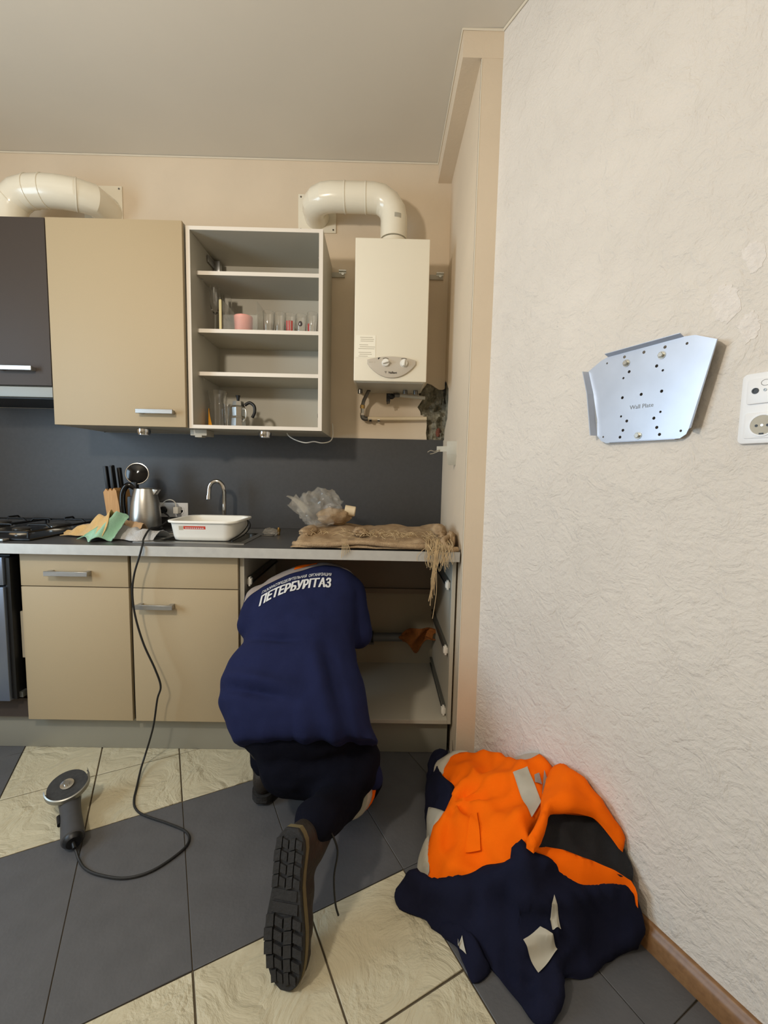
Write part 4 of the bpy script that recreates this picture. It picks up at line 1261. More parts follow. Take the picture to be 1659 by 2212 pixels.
obj('right_flange', G().prism([(0.767, 1.553), (0.724, 1.357)], lambda q: RW(q[0], q[1], DP), lambda q: RW(q[0] + 0.012, q[1] - 0.004, DP + 0.024)).add([RW(0.767, 1.553, DP), RW(0.724, 1.357, DP), RW(0.738, 1.353, DP + 0.026), RW(0.781, 1.547, DP + 0.026)], [(0, 1, 2, 3)]) if False else
    G().prism([(0.0, 0.0), (0.020, 0.024), (0.0215, 0.023), (0.0018, -0.001)], lambda q: RW(0.767 + q[0] * 0.55, 1.553 - q[0] * 0.3, DP + q[1] * 0.9), lambda q: RW(0.724 + q[0] * 0.75, 1.357, DP + q[1] * 0.9)), 'galv', t)
obj('left_flange', G().prism([(0.0, 0.0), (-0.004, 0.018), (-0.0055, 0.018), (-0.0018, -0.001)], lambda q: RW(0.444 + q[0] * 1.5, 1.545, DP + q[1]), lambda q: RW(0.4645 + q[0] * 1.5, 1.478, DP + q[1] * 1.1))
    .prism([(0.0, 0.0), (-0.004, 0.020), (-0.0055, 0.020), (-0.0018, -0.001)], lambda q: RW(0.4645 + q[0] * 1.5, 1.478, DP + q[1] * 1.0), lambda q: RW(0.484 + q[0] * 1.5, 1.358, DP + q[1])), 'galv', t)
obj('top_flange', G().prism([(0.0, 0.0), (0.0055, 0.016), (0.0070, 0.016), (0.0018, -0.001)], lambda q: RW(0.503, 1.5735 + q[0], DP + q[1]), lambda q: RW(0.696, 1.5765 + q[0], DP + q[1])), 'galv', t)
obj('bottom_flange', G().box(0, 1, 0, 1, 0, 1, Matrix(((UW.x * 0.17, NW.x * DP, 0, RW(0.525, 0, 0).x), (UW.y * 0.17, NW.y * DP, 0, RW(0.525, 0, 0).y), (0, 0, 0.002, 1.335), (0, 0, 0, 1)))), 'galv', t)
for a, b in ((0.558, 1.545), (0.649, 1.545), (0.604, 1.350)):
    MM = Matrix((tuple((UW.x, 0, NW.x)), tuple((UW.y, 0, NW.y)), (0, 1, 0)))
    b_ = obj('bolt', G().lathe([(0.0068, 0.002), (0.0068, 0.008), (0.0058, 0.009), (0.0, 0.009)], RW(a, b, DP), 6, MM), 'zinc', t)
    obj('washer', G().lathe([(0.0095, 0.0), (0.0095, 0.0018), (0.0, 0.0018)], RW(a, b, DP + 0.0001), 20, MM), 'zinc', b_, smooth=True, angle=0.5)
v, f = text_mesh('Wall Plate', 0.0150)
obj('lettering', G().add([RW(0.607 + a, 1.4205 + b, DP + 0.0005) for a, b in v], f), 'steel_dark', t, recalc=False)

t = thing('socket_panel', RW(0.862, 1.316, 0.0), 'white vertical frame with aerial and power sockets at the right edge', 'socket')
MM = Matrix((tuple((UW.x, 0, NW.x)), tuple((UW.y, 0, NW.y)), (0, 1, 0)))
pl_ = rr(0.820, 0.905, 1.316, 1.464, 0.010)
obj('frame', G().prism(pl_, lambda q: RW(q[0], q[1], 0.0005), lambda q: RW(q[0], q[1], 0.009)), 'cool_white', t, bevel=0.003)
a_ = obj('aerial_insert', G().prism(rr(0.831, 0.894, 1.399, 1.4515, 0.006), lambda q: RW(q[0], q[1], 0.008), lambda q: RW(q[0], q[1], 0.0125)), 'cool_white', t, bevel=0.0015)
for a, b, r, m_ in ((0.846, 1.426, 0.0062, 'black'), (0.8625, 1.426, 0.003, 'steel_dark'), (0.879, 1.426, 0.0062, 'black')):
    obj('aerial_jack', G().lathe([(r, 0.0), (r, 0.001), (r * 0.6, 0.001), (r * 0.5, -0.002), (0.0, -0.002)], RW(a, b, 0.0127), 18, MM), m_, a_, smooth=True, angle=0.5)
obj('cover_ring', G().tube([RW(0.8625 + 0.0075 * math.cos(k * PI / 10), 1.441 + 0.006 * math.sin(k * PI / 10), 0.0127) for k in range(21)], 0.0004, 4), 'steel_dark', a_)
p_ = obj('power_insert', G().prism(rr(0.830, 0.895, 1.327, 1.381, 0.006), lambda q: RW(q[0], q[1], 0.008), lambda q: RW(q[0], q[1], 0.0105)), 'cool_white', t, bevel=0.001)
obj('cup', G().lathe([(0.0235, 0.0), (0.0235, 0.0016), (0.0205, 0.0016), (0.0200, 0.0002), (0.0, 0.0002)], RW(0.8625, 1.354, 0.0106), 28, MM), 'cool_white', p_, smooth=True, angle=0.5)
obj('cup_wall', G().lathe([(0.0204, 0.0008), (0.0140, 0.0005)], RW(0.8625, 1.354, 0.0106), 28, MM), 'reflective', p_)
for da in (-0.0095, 0.0095):
    obj('contact_hole', G().lathe([(0.0028, 0.0), (0.0028, 0.0012), (0.0, 0.0012)], RW(0.8625 + da, 1.353, 0.0106), 12, MM), 'black', p_)
obj('earth_clip', G().lathe([(0.0022, 0.0), (0.0022, 0.0016), (0.0, 0.0016)], RW(0.8625, 1.3535, 0.0106), 10, MM), 'steel', p_)
obj('earth_clip', G().prism(rr(0.8585, 0.8665, 1.3345, 1.3375, 0.001), lambda q: RW(q[0], q[1], 0.0106), lambda q: RW(q[0], q[1], 0.0124)), 'black', p_)

# ================================================================== ANGLE GRINDER AND ITS CORD
t = thing('angle_grinder', (-1.05, -0.93, 0.0), 'grey angle grinder lying on the cream floor tiles', 'angle grinder')
gr0, gr1 = Vector((-0.972, -1.050, 0.034)), Vector((-1.088, -0.905, 0.048))
ax = (gr1 - gr0).normalized()
pth = [gr0 + ax * s for s in (0.0, 0.006, 0.03, 0.07, 0.11, 0.15, 0.186)]
obj('motor_housing', G().tube(pth, [0.026, 0.0325, 0.0330, 0.0315, 0.0300, 0.0310, 0.0325], 22), 'tool_grey', t, smooth=True)
obj('rear_cap', G().tube([gr0 - ax * 0.012, gr0 - ax * 0.004, gr0 + ax * 0.004], [0.020, 0.027, 0.029], 22), 'black', t, smooth=True)
sd = ax.cross(Vector((0, 0, 1))).normalized()
obj('slide_switch', G().tube([gr0 + ax * 0.09 - sd * 0.031, gr0 + ax * 0.13 - sd * 0.032], [0.008, 0.008], 10), 'black', t, smooth=True)
obj('gear_head', G().tube([gr1 - ax * 0.006, gr1 + ax * 0.01, gr1 + ax * 0.045, gr1 + ax * 0.065], [0.033, 0.036, 0.034, 0.022], 18), 'cast_alu', t, smooth=True)
hd = gr1 + ax * 0.038
up_ = (Vector((0.10, -0.28, 1.0))).normalized()
e1 = (ax - up_ * ax.dot(up_)).normalized()
e2 = up_.cross(e1)
DM = Matrix(((e1.x, e2.x, up_.x), (e1.y, e2.y, up_.y), (e1.z, e2.z, up_.z)))
dc = hd + up_ * 0.040
obj('spindle_neck', G().lathe([(0.026, -0.045), (0.024, -0.01), (0.018, 0.0)], dc, 18, DM), 'cast_alu', t, smooth=True)
obj('cutting_disc', G().lathe([(0.0, 0.006), (0.060, 0.006), (0.060, 0.009), (0.0, 0.009)], dc, 36, DM), 'disc_abrasive', t, smooth=True, angle=0.5)
obj('clamp_nut', G().lathe([(0.021, 0.009), (0.021, 0.014), (0.015, 0.015), (0.009, 0.015), (0.009, 0.020), (0.0, 0.020)], dc, 20, DM), 'steel', t, smooth=True, angle=0.5)
# guard: half shell on the near side of the disc
g = G()
A0g, A1g = PI * 0.48, PI * 1.60
prof = [(0.024, -0.004), (0.064, -0.004), (0.068, -0.001), (0.068, 0.016), (0.064, 0.018), (0.064, 0.0145), (0.0655, 0.013), (0.0655, 0.001), (0.024, -0.001)]


def gd(u, v):
    i = min(int(u * len(prof) + 0.5), len(prof)) % len(prof)
    r, z = prof[i]
    a = A0g + (A1g - A0g) * v
    return dc + DM @ Vector((r * math.cos(a), r * math.sin(a), z))


g.grid(gd, len(prof), 34, closed_u=True)
g.f.append(tuple(range(len(prof))))
g.f.append(tuple(33 * len(prof) + k for k in range(len(prof))))
obj('guard', g, 'cast_alu', t, smooth=True, angle=0.6)
aE = A1g
q0 = dc + DM @ Vector((0.066 * math.cos(aE), 0.066 * math.sin(aE), 0.0))
obj('guard_tab', G().grid(lambda u, v: dc + DM @ Vector((0.067 * math.cos(aE - 0.25 * u), 0.067 * math.sin(aE - 0.25 * u), 0.0 + (0.018 + 0.014 * (1 - u)) * v)), 6, 4), 'tool_grey', t, recalc=False)

cord = [gr0 - ax * 0.006, (-0.952, -1.068, 0.020), (-0.924, -1.092, 0.006), (-0.885, -1.119, 0.0045), (-0.83, -1.138, 0.0045), (-0.747, -1.147, 0.0045), (-0.678, -1.121, 0.0045), (-0.624, -1.056, 0.0045), (-0.616, -1.013, 0.0045), (-0.645, -0.977, 0.0045), (-0.724, -0.945, 0.0045), (-0.824, -0.911, 0.0045), (-0.871, -0.88, 0.0045), (-0.900, -0.837, 0.0045), (-0.925, -0.775, 0.006), (-0.952, -0.70, 0.020), (-0.958, -0.655, 0.050), (-0.935, -0.650, 0.13), (-0.920, -0.650, 0.191), (-0.904, -0.650, 0.291), (-0.889, -0.650, 0.347), (-0.910, -0.650, 0.42), (-0.954, -0.650, 0.527), (-0.984, -0.650, 0.643), (-0.992, -0.650, 0.739), (-0.982, -0.650, 0.815), (-0.958, -0.650, 0.891), (-0.951, -0.645, 0.925), (-0.957, -0.625, 0.937), (-0.985, -0.57, 0.946), (-1.018, -0.46, 0.972), (-1.035, -0.36, 0.968), (-1.058, -0.25, 0.974), (-1.090, -0.145, 0.990), (-1.145, -0.088, 1.008), (-1.180, -0.06, 1.0165), (-1.180, -0.048, 1.0165)]
q = thing('power_cord', (-0.83, -0.8, 0.0), 'black power cord running from the grinder up to the wall socket', 'cord')
obj('cable', G().tube(smooth_path(cord, 7), 0.0040, 8), 'cord', q, smooth=True)
obj('plug', G().lathe([(0.018, 0.0), (0.0185, 0.012), (0.015, 0.024), (0.008, 0.034), (0.006, 0.044)], (-1.180, -0.0225, 1.0165), 20, Matrix.Rotation(PI / 2, 3, 'X')), 'black', q, smooth=True)
obj('strain_relief', G().tube([gr0 - ax * 0.010, gr0 - ax * 0.03 + Vector((0.002, 0, -0.003))], [0.007, 0.005], 10), 'black', q, smooth=True)

# ================================================================== THE KNEELING WORKER
def capsule(g_, a, b, ra, rb, n=18, rings=6):
    a, b = Vector(a), Vector(b)
    ax_ = b - a
    L_ = ax_.length
    ax_.normalize()
    pts, rs = [], []
    for i in range(rings + 1):
        t_ = -PI / 2 + (PI / 2) * i / rings
        pts.append(a + ax_ * (ra * math.sin(t_)))
        rs.append(max(ra * math.cos(t_), 0.0006))
    for i in range(1, 5):
        k = i / 5
        pts.append(a + ax_ * L_ * k)
        rs.append(ra + (rb - ra) * k)
    for i in range(rings + 1):
        t_ = (PI / 2) * i / rings
        pts.append(b + ax_ * (rb * math.sin(t_)))
        rs.append(max(rb * math.cos(t_), 0.0006))
    return g_.tube(pts, rs, n)


def fuse(g_, voxel, smooth_it=6, fac=0.5):
    """one continuous skin around overlapping closed shapes; returns a G"""
    tmp = obj('tmp_fuse', g_, 'skin')
    loc = tmp.location.copy()
    md = tmp.modifiers.new('r', 'REMESH')
    md.mode = 'VOXEL'
    md.voxel_size = voxel
    sm = tmp.modifiers.new('s', 'SMOOTH')
    sm.iterations = smooth_it
    sm.factor = fac
    dg = bpy.context.evaluated_depsgraph_get()
    ev = tmp.evaluated_get(dg)
    me = ev.to_mesh()
    out = G()
    out.v = [tuple(q.co + loc) for q in me.vertices]
    out.f = [tuple(pl.vertices) for pl in me.polygons]
    ev.to_mesh_clear()
    m_ = tmp.data
    bpy.data.objects.remove(tmp)
    bpy.data.meshes.remove(m_)
    return out


def wrinkle(g_, fn):
    """push every vertex along its normal by fn(co)"""
    me = bpy.data.meshes.new('tmp')
    me.from_pydata(g_.v, [], g_.f)
    me.update()
    nn = [q.normal.copy() for q in me.vertices]
    bpy.data.meshes.remove(me)
    g_.v = [tuple(Vector(q) + n_ * fn(Vector(q))) for q, n_ in zip(g_.v, nn)]
    return g_


DB = Vector((0, -0.714, 0.70))          # outwards from the bent back
DS = Vector((0, 0.70, 0.714))           # along the spine, towards the neck

# key joints
sh_r, el_r, wr_r = Vector((-0.125, -0.575, 0.735)), Vector((-0.085, -0.655, 0.590)), Vector((-0.17, -0.42, 0.50))
sh_l, el_l, wr_l = Vector((-0.490, -0.595, 0.690)), Vector((-0.497, -0.690, 0.630)), Vector((-0.40, -0.44, 0.50))
hip_r, kn_r, an_r = Vector((-0.190, -0.905, 0.375)), Vector((-0.052, -0.825, 0.088)), Vector((-0.172, -1.200, 0.235))
hip_l, kn_l, an_l = Vector((-0.375, -0.905, 0.380)), Vector((-0.455, -0.625, 0.400)), Vector((-0.412, -0.815, 0.105))
neck, head = Vector((-0.295, -0.490, 0.745)), Vector((-0.295, -0.375, 0.650))

# the body: one continuous surface
g = G()
spine = [(-0.285, -0.90, 0.40), (-0.295, -0.83, 0.47), (-0.30, -0.72, 0.57), (-0.305, -0.62, 0.66)]
for i in range(3):
    capsule(g, spine[i], spine[i + 1], 0.100, 0.100)
capsule(g, (-0.38, -0.60, 0.675), (-0.22, -0.585, 0.70), 0.095, 0.095)
capsule(g, (-0.30, -0.60, 0.68), neck, 0.075, 0.058)
capsule(g, neck, head, 0.055, 0.055)
g.ball(head, (0.074, 0.098, 0.098), 20, 14)
g.ball(head + Vector((0, 0.07, -0.04)), (0.045, 0.045, 0.05), 14, 10)
g.ball(head + Vector((0, 0.115, -0.015)), (0.014, 0.018, 0.02), 10, 8)       # nose
for s in (-1, 1):
    g.ball(head + Vector((s * 0.074, -0.005, 0.0)), (0.012, 0.022, 0.032), 10, 8)   # ears
for a, b, c in ((sh_r, el_r, wr_r), (sh_l, el_l, wr_l)):
    capsule(g, a, b, 0.050, 0.040)
    capsule(g, b, c, 0.040, 0.027)
for a, b, c in ((hip_r, kn_r, an_r), (hip_l, kn_l, an_l)):
    capsule(g, a, b, 0.085, 0.058)
    capsule(g, b, c, 0.056, 0.038)


def hand(g_, w, d, side):
    d = Vector(d).normalized()
    dn = Vector((0, 0, -1))
    sd_ = d.cross(dn).normalized() * side
    capsule(g_, w, w + d * 0.075, 0.026, 0.032)
    for k in range(4):
        b0 = w + d * 0.085 + sd_ * (-0.027 + 0.018 * k)
        L_ = (0.040, 0.047, 0.044, 0.034)[k]
        b1 = b0 + d * L_ * 0.8 + dn * 0.006
        b2 = b1 + d * L_ * 0.35 + dn * 0.024
        b3 = b2 + dn * 0.022 - d * 0.006
        capsule(g_, b0, b1, 0.0095, 0.0085, 10, 3)
        capsule(g_, b1, b2, 0.0085, 0.0080, 10, 3)
        capsule(g_, b2, b3, 0.0080, 0.0070, 10, 3)
    t0 = w + d * 0.03 - sd_ * 0.026
    t1 = t0 + d * 0.032 - sd_ * 0.024
    capsule(g_, t0, t1, 0.0115, 0.0095, 10, 3)
    capsule(g_, t1, t1 + d * 0.028 + dn * 0.014, 0.0095, 0.0075, 10, 3)


hand(g, wr_r, (-0.35, 0.8, -0.35), 1)
hand(g, wr_l, (0.30, 0.8, -0.35), -1)
body = fuse(g, 0.0085, 4, 0.4)
person = tag(obj('person', body, 'skin', smooth=True, angle=3.0), 'person in navy work jacket kneeling and leaning into the open base unit', 'person')

# hair cap
g = G().ball(head + Vector((0, -0.012, 0.012)), (0.079, 0.098, 0.095), 24, 16)
obj('hair', g, 'hair', person, smooth=True)

# jacket: swept sections, sleeves, fused into one cloth
SEC = [  # x centre, y, z, half width, half depth, sideways tilt
    (-0.228, -0.990, 0.330, 0.243, 0.120, 0.02), (-0.245, -0.970, 0.350, 0.244, 0.145, 0.02), (-0.265, -0.940, 0.378, 0.250, 0.158, 0.02),
    (-0.290, -0.900, 0.420, 0.264, 0.165, 0.02), (-0.303, -0.845, 0.472, 0.258, 0.158, 0.03), (-0.314, -0.800, 0.515, 0.240, 0.148, 0.05),
    (-0.304, -0.755, 0.562, 0.218, 0.138, 0.07), (-0.300, -0.700, 0.620, 0.212, 0.128, 0.09), (-0.303, -0.640, 0.680, 0.222, 0.116, 0.11),
    (-0.306, -0.580, 0.735, 0.222, 0.100, 0.13), (-0.300, -0.535, 0.775, 0.185, 0.086, 0.14), (-0.290, -0.500, 0.800, 0.125, 0.070, 0.12), (-0.285, -0.480, 0.812, 0.06, 0.04, 0.10)]


def sgnp(x, e):
    return (abs(x) ** e) * (1 if x >= 0 else -1)


rings = []
for (xc, y, z, a, b, tl) in SEC:
    rg_ = []
    for k in range(40):
        th = 2 * PI * k / 40
        ca, sa = sgnp(math.cos(th), 0.85), sgnp(math.sin(th), 0.85)
        q_ = Vector((xc, y, z)) + Vector((a * ca, 0, a * ca * tl)) + DB * (b * sa)
        rg_.append(q_)
    rings.append(rg_)
g = loft(rings, True, True)
capsule(g, sh_r, el_r, 0.070, 0.064)
capsule(g, el_r, wr_r + (el_r - wr_r) * 0.12, 0.064, 0.046)
capsule(g, sh_l, el_l, 0.070, 0.062)
capsule(g, el_l, wr_l + (el_l - wr_l) * 0.12, 0.062, 0.046)
# right front panel hanging down beside the thigh
capsule(g, (-0.105, -0.890, 0.43), (-0.012, -0.945, 0.175), 0.050, 0.040)
capsule(g, (-0.10, -0.90, 0.38), (-0.055, -0.93, 0.20), 0.060, 0.045)
jk = fuse(g, 0.0105, 7, 0.5)


def sco(q):
    return (q.y + 0.9) * 0.70 + (q.z - 0.42) * 0.714


def folds(q):
    s = sco(q)
    f = 0.0
    # vertical fall of the skirt towards the hem on the right
    k = max(0.0, min(1.0, (0.06 - s) / 0.16))
    f += k * 0.007 * math.sin(q.x * 48 + 4 * s) * (1 if q.x > -0.27 else 0.15)
    # waist crease and seat crease
    f -= 0.020 * math.exp(-((s - 0.215 - 0.03 * math.sin(6 * q.x)) / 0.016) ** 2) * math.exp(-((q.x + 0.37) / 0.10) ** 2)
    f -= 0.026 * math.exp(-((s + 0.02 + 0.20 * (q.x + 0.30)) / 0.018) ** 2) * math.exp(-((q.x + 0.40) / 0.11) ** 2)
    f += 0.016 * math.exp(-((s - 0.02 + 0.20 * (q.x + 0.30)) / 0.022) ** 2) * math.exp(-((q.x + 0.40) / 0.11) ** 2)
    # oblique drag fold from the waist to the right hem
    d_ = (q.x + 0.215) - (0.12 - s) * 0.33
    f += 0.016 * math.exp(-(d_ / 0.030) ** 2) * max(0, min(1, (0.20 - s) / 0.1))
    f -= 0.016 * math.exp(-((d_ - 0.05) / 0.022) ** 2) * max(0, min(1, (0.20 - s) / 0.1))
    f += 0.006 * noise.noise(q * 9) + 0.003 * noise.noise(q * 24)
    return f


jk = wrinkle(jk, folds)


def split(g_, pred):
    a, b = G(), G()
    for out, want in ((a, True), (b, False)):
        mp = {}
        for f_ in g_.f:
            c = Vector((0, 0, 0))
            for i in f_:
                c += Vector(g_.v[i])
            c /= len(f_)
            if pred(c) == want:
                nf = []
                for i in f_:
                    if i not in mp:
                        mp[i] = len(out.v)
                        out.v.append(g_.v[i])
                    nf.append(mp[i])
                out.f.append(tuple(nf))
    return a, b


def yoke_edge(x):
    return 0.515 + 0.30 * (x + 0.30) * 0.55 - 1.3 * (x + 0.27) ** 2 + 0.006 * math.sin(22 * x)


trunk = lambda c: abs(c.x + 0.30) < 0.26 and c.y < -0.43
jacket = obj('jacket', jk, 'navy', person, smooth=True, angle=3.0, recalc=False)

# lettering on the back, laid on the cloth
bvh = BVHTree.FromPolygons([Vector(q) for q in jk.v], jk.f)


def on_back(x, s, off=0.0016):
    c = Vector((x, -0.9, 0.42)) + DS * s
    hit_, n_, i_, d_ = bvh.ray_cast(c + DB * 0.6, -DB)
    if hit_ is None:
        return c + DB * 0.1
    return hit_ + DB * off


def back_text(body_, size, sx, xm, s_of, bold, name, off=0.003, heavy=0.0):
    v, f = text_mesh(body_, size, bold)
    w_ = max(a for a, b in v) - min(a for a, b in v)
    k = sx / w_
    # subdivide long polygons is not needed: letters are small against the curve of the back
    me = bpy.data.meshes.new('tmp')
    bm = bmesh.new()
    vv = [bm.verts.new((a, b, 0)) for a, b in v]
    for f_ in f:
        try:
            bm.faces.new([vv[i] for i in f_])
        except ValueError:
            pass
    bmesh.ops.triangulate(bm, faces=bm.faces)
    for _ in range(3):
        ed = [e for e in bm.edges if e.calc_length() > size * 0.22]
        if ed:
            bmesh.ops.subdivide_edges(bm, edges=ed, cuts=1)
            bmesh.ops.triangulate(bm, faces=bm.faces)
    bm.verts.index_update()
    gt = G()
    fs = [tuple(q.index for q in f_.verts) for f_ in bm.faces]
    for n_, dx in enumerate((-heavy, 0.0, heavy) if heavy else (0.0,)):      # strokes widened for the heavy face
        gt.add([on_back(xm + q.co.x * k + dx, s_of(xm + q.co.x * k) + q.co.y, off + 0.0001 * n_) for q in bm.verts], fs)
    bm.free()
    bpy.data.meshes.remove(me)
    return obj(name, gt, 'print_white', jacket_parent, recalc=False)


jacket_parent = jacket
ORG[jacket.name] = ORG[person.name]


def back_strip(x0, x1, ds0, ds1, m, name, lab, nu=60, nv=8, off=0.0022):
    """band of other cloth along the yoke line, lying on the jacket"""
    cols = []
    for i in range(nu):
        x = x0 + (x1 - x0) * i / (nu - 1)
        s0 = yoke_edge(x) + ds0
        s1, s_ = s0, s0
        while s_ < yoke_edge(x) + ds1:
            c = Vector((x, -0.9, 0.42)) + DS * s_
            h_ = bvh.ray_cast(c + DB * 0.6, -DB)
            if h_[0] is None or (h_[0] - c).dot(DB) < 0.0:
                break
            s1 = s_
            s_ += 0.003
        cols.append([on_back(x, s0 + (s1 - s0) * j / (nv - 1), off) for j in range(nv)])
    g_ = G().add([cols[i][j] for j in range(nv) for i in range(nu)],
                 [(j * nu + i, j * nu + i + 1, (j + 1) * nu + i + 1, (j + 1) * nu + i) for j in range(nv - 1) for i in range(nu - 1)])
    o = obj(name, g_, m, jacket, smooth=True, angle=3.0, recalc=False)
    o['label'] = lab


ORG[jacket.name] = ORG[person.name]
back_strip(-0.545, -0.105, 0.0, 0.12, 'reflective_warm', 'shoulder_yoke', 'greyish pink reflective shoulder yoke')
back_strip(-0.355, -0.265, 0.020, 0.12, 'orange_cloth', 'orange_inset', 'orange inset at the collar', off=0.0040)
b1 = lambda x: 0.395 + 0.20 * (x + 0.33) - 1.15 * (x + 0.30) ** 2
back_text('ПЕТЕРБУРГГАЗ', 0.064, 0.272, -0.328, b1, 0.0010, 'back_lettering', heavy=0.0016)
back_text('ГАЗОРАСПРЕДЕЛИТЕЛЬНАЯ  ОРГАНИЗАЦИЯ', 0.022, 0.272, -0.330, lambda x: b1(x) + 0.058, 0.0003, 'back_lettering')

# trousers
g = G()
capsule(g, (-0.33, -0.90, 0.36), (-0.20, -0.90, 0.36), 0.145, 0.150)
capsule(g, (-0.285, -0.93, 0.245), (-0.10, -0.93, 0.23), 0.122, 0.120)
capsule(g, hip_r, kn_r, 0.120, 0.080)
capsule(g, kn_r, an_r + (kn_r - an_r) * 0.02, 0.080, 0.062)
capsule(g, hip_l, kn_l, 0.115, 0.080)
capsule(g, kn_l, an_l + Vector((0, 0, 0.05)), 0.080, 0.060)
tr = fuse(g, 0.0115, 6, 0.5)
tr = wrinkle(tr, lambda q: 0.007 * noise.noise(q * 13) + 0.004 * noise.noise(q * 30))
tr.v = [(x, y, max(z, 0.003)) for x, y, z in tr.v]
obj('trousers', tr, 'trouser', person, smooth=True, angle=3.0, recalc=False)
sh_ax = (an_r - kn_r).normalized()


def leg_band(t0, t1, r, m, nm, lab):
    g_ = G().tube([kn_r + sh_ax * (t0 + (t1 - t0) * k / 4) + Vector((0, 0, 0.006)) for k in range(5)], [r - 0.004, r, r, r, r - 0.004], 28)
    g_.v = [(x, y, max(z, 0.002)) for x, y, z in g_.v]
    o = obj(nm, g_, m, person, smooth=True, angle=1.2)
    o['label'] = lab


leg_band(0.085, 0.120, 0.087, 'orange_cloth', 'trouser_band', 'orange band around the trouser leg')
leg_band(0.118, 0.172, 0.086, 'reflective', 'trouser_band', 'grey reflective band around the trouser leg')


# boots
def boot(toe, Ld, Nd, L_, shaft_to, mirror, tread):
    Ld = Vector(Ld).normalized()
    Nd = Vector(Nd)
    Nd = (Nd - Ld * Nd.dot(Ld)).normalized()
    Wd = Ld.cross(Nd).normalized() * mirror
    toe = Vector(toe)

    def half(t_):                     # half widths (outer, inner) along the sole, t 0 toe .. 1 heel
        pr = [(0.0, 0.012), (0.03, 0.030), (0.10, 0.044), (0.22, 0.053), (0.34, 0.055), (0.48, 0.048), (0.60, 0.040), (0.72, 0.040), (0.85, 0.043), (0.94, 0.038), (1.0, 0.018)]
        for i in range(len(pr) - 1):
            if t_ <= pr[i + 1][0]:
                k = (t_ - pr[i][0]) / (pr[i + 1][0] - pr[i][0])
                return pr[i][1] + (pr[i + 1][1] - pr[i][1]) * k
        return pr[-1][1]

    def P(t_, w, n):
        bend = -0.010 * math.exp(-(t_ / 0.16) ** 2)     # toe spring
        return toe + Ld * (t_ * L_) + Wd * (w - 0.006 * math.sin(PI * t_)) + Nd * (n + bend)
    ts = [0, 0.015, 0.04, 0.08, 0.14, 0.2, 0.28, 0.36, 0.45, 0.54, 0.62, 0.7, 0.78, 0.86, 0.92, 0.965, 0.99, 1.0]
    outl = [(t_, half(t_)) for t_ in ts] + [(t_, -half(t_)) for t_ in ts[::-1]]
    so = obj('boot_sole', G().prism(outl, lambda q: P(q[0], q[1], 0.002), lambda q: P(q[0], q[1], -0.010)), 'rubber', person, bevel=0.002, seg=1)
    ms = obj('boot_midsole', G().prism(outl, lambda q: P(q[0], q[1] * 1.02, -0.010), lambda q: P(q[0], q[1] * 1.0, -0.027)), 'rubber_tan' if tread else 'rubber', person, smooth=True, angle=0.8)
    if tread:
        rows = 11
        for r_ in range(rows):
            t0 = 0.05 + 0.90 * r_ / rows
            t1 = t0 + 0.90 / rows * 0.80
            if 5 <= r_ <= 6:          # smooth waist of the sole with low bars
                hw = min(half(t0), half(t1)) * 0.80
                obj('tread_lug', G().prism([(t0, -hw), (t1, -hw), (t1, hw), (t0, hw)], lambda q: P(q[0], q[1], 0.001), lambda q: P(q[0], q[1], 0.0035)), 'rubber', so)
                continue
            hw = min(half(t0), half(t1)) * 0.97
            cols = [(-1.0, -0.56), (-0.48, -0.05), (0.04, 0.46), (0.54, 1.0)]
            for c_, (c0, c1) in enumerate(cols):
                sk = 0.012 * (1 if c_ % 2 else -1)
                pl2 = [(t0 + sk, c0 * hw), (t1 + sk * 0.2, c0 * hw), (t1 - sk, c1 * hw), (t0 - sk * 0.2, c1 * hw)]
                obj('tread_lug', G().prism(pl2, lambda q: P(q[0], q[1], 0.001), lambda q: P(q[0] * 0.99 + (t0 + t1) / 2 * 0.01, q[1], 0.0075)), 'rubber', so)
    gg = G()

    def bl(t_, n, r):
        nonlocal gg
        c = P(t_, 0, n)
        tmp = G().ball((0, 0, 0), 1.0, 18, 12)
        gg.add([c + Ld * q[0] * r[0] + Wd * q[1] * r[1] + Nd * q[2] * r[2] for q in (Vector(v_) for v_ in tmp.v)], tmp.f)
    bl(0.17, -0.045, (0.060, 0.048, 0.034))
    bl(0.32, -0.052, (0.075, 0.051, 0.042))
    bl(0.50, -0.060, (0.075, 0.044, 0.055))
    bl(0.72, -0.070, (0.070, 0.042, 0.062))
    bl(0.86, -0.070, (0.046, 0.040, 0.062))
    ank = P(0.76, 0, -0.105)
    capsule(gg, ank, Vector(shaft_to), 0.050, 0.053)
    up2 = fuse(gg, 0.008, 5, 0.5)
    up2.v = [tuple(q) if (Vector(q) - toe).dot(Nd) < -0.024 else tuple(Vector(q) - Nd * ((Vector(q) - toe).dot(Nd) + 0.024)) for q in up2.v]
    up2.v = [(x, y, max(z, 0.002)) for x, y, z in up2.v]
    bt = obj('boot', up2, 'leather', person, smooth=True, angle=3.0)
    bt['label'] = 'dark brown leather boot'
    a_ = (Vector(shaft_to) - ank).normalized()
    obj('collar', G().tube([Vector(shaft_to) - a_ * 0.006, Vector(shaft_to) + a_ * 0.012], [0.058, 0.056], 24), 'black', person, smooth=True, angle=0.9)
    return P, Nd, Ld, Wd


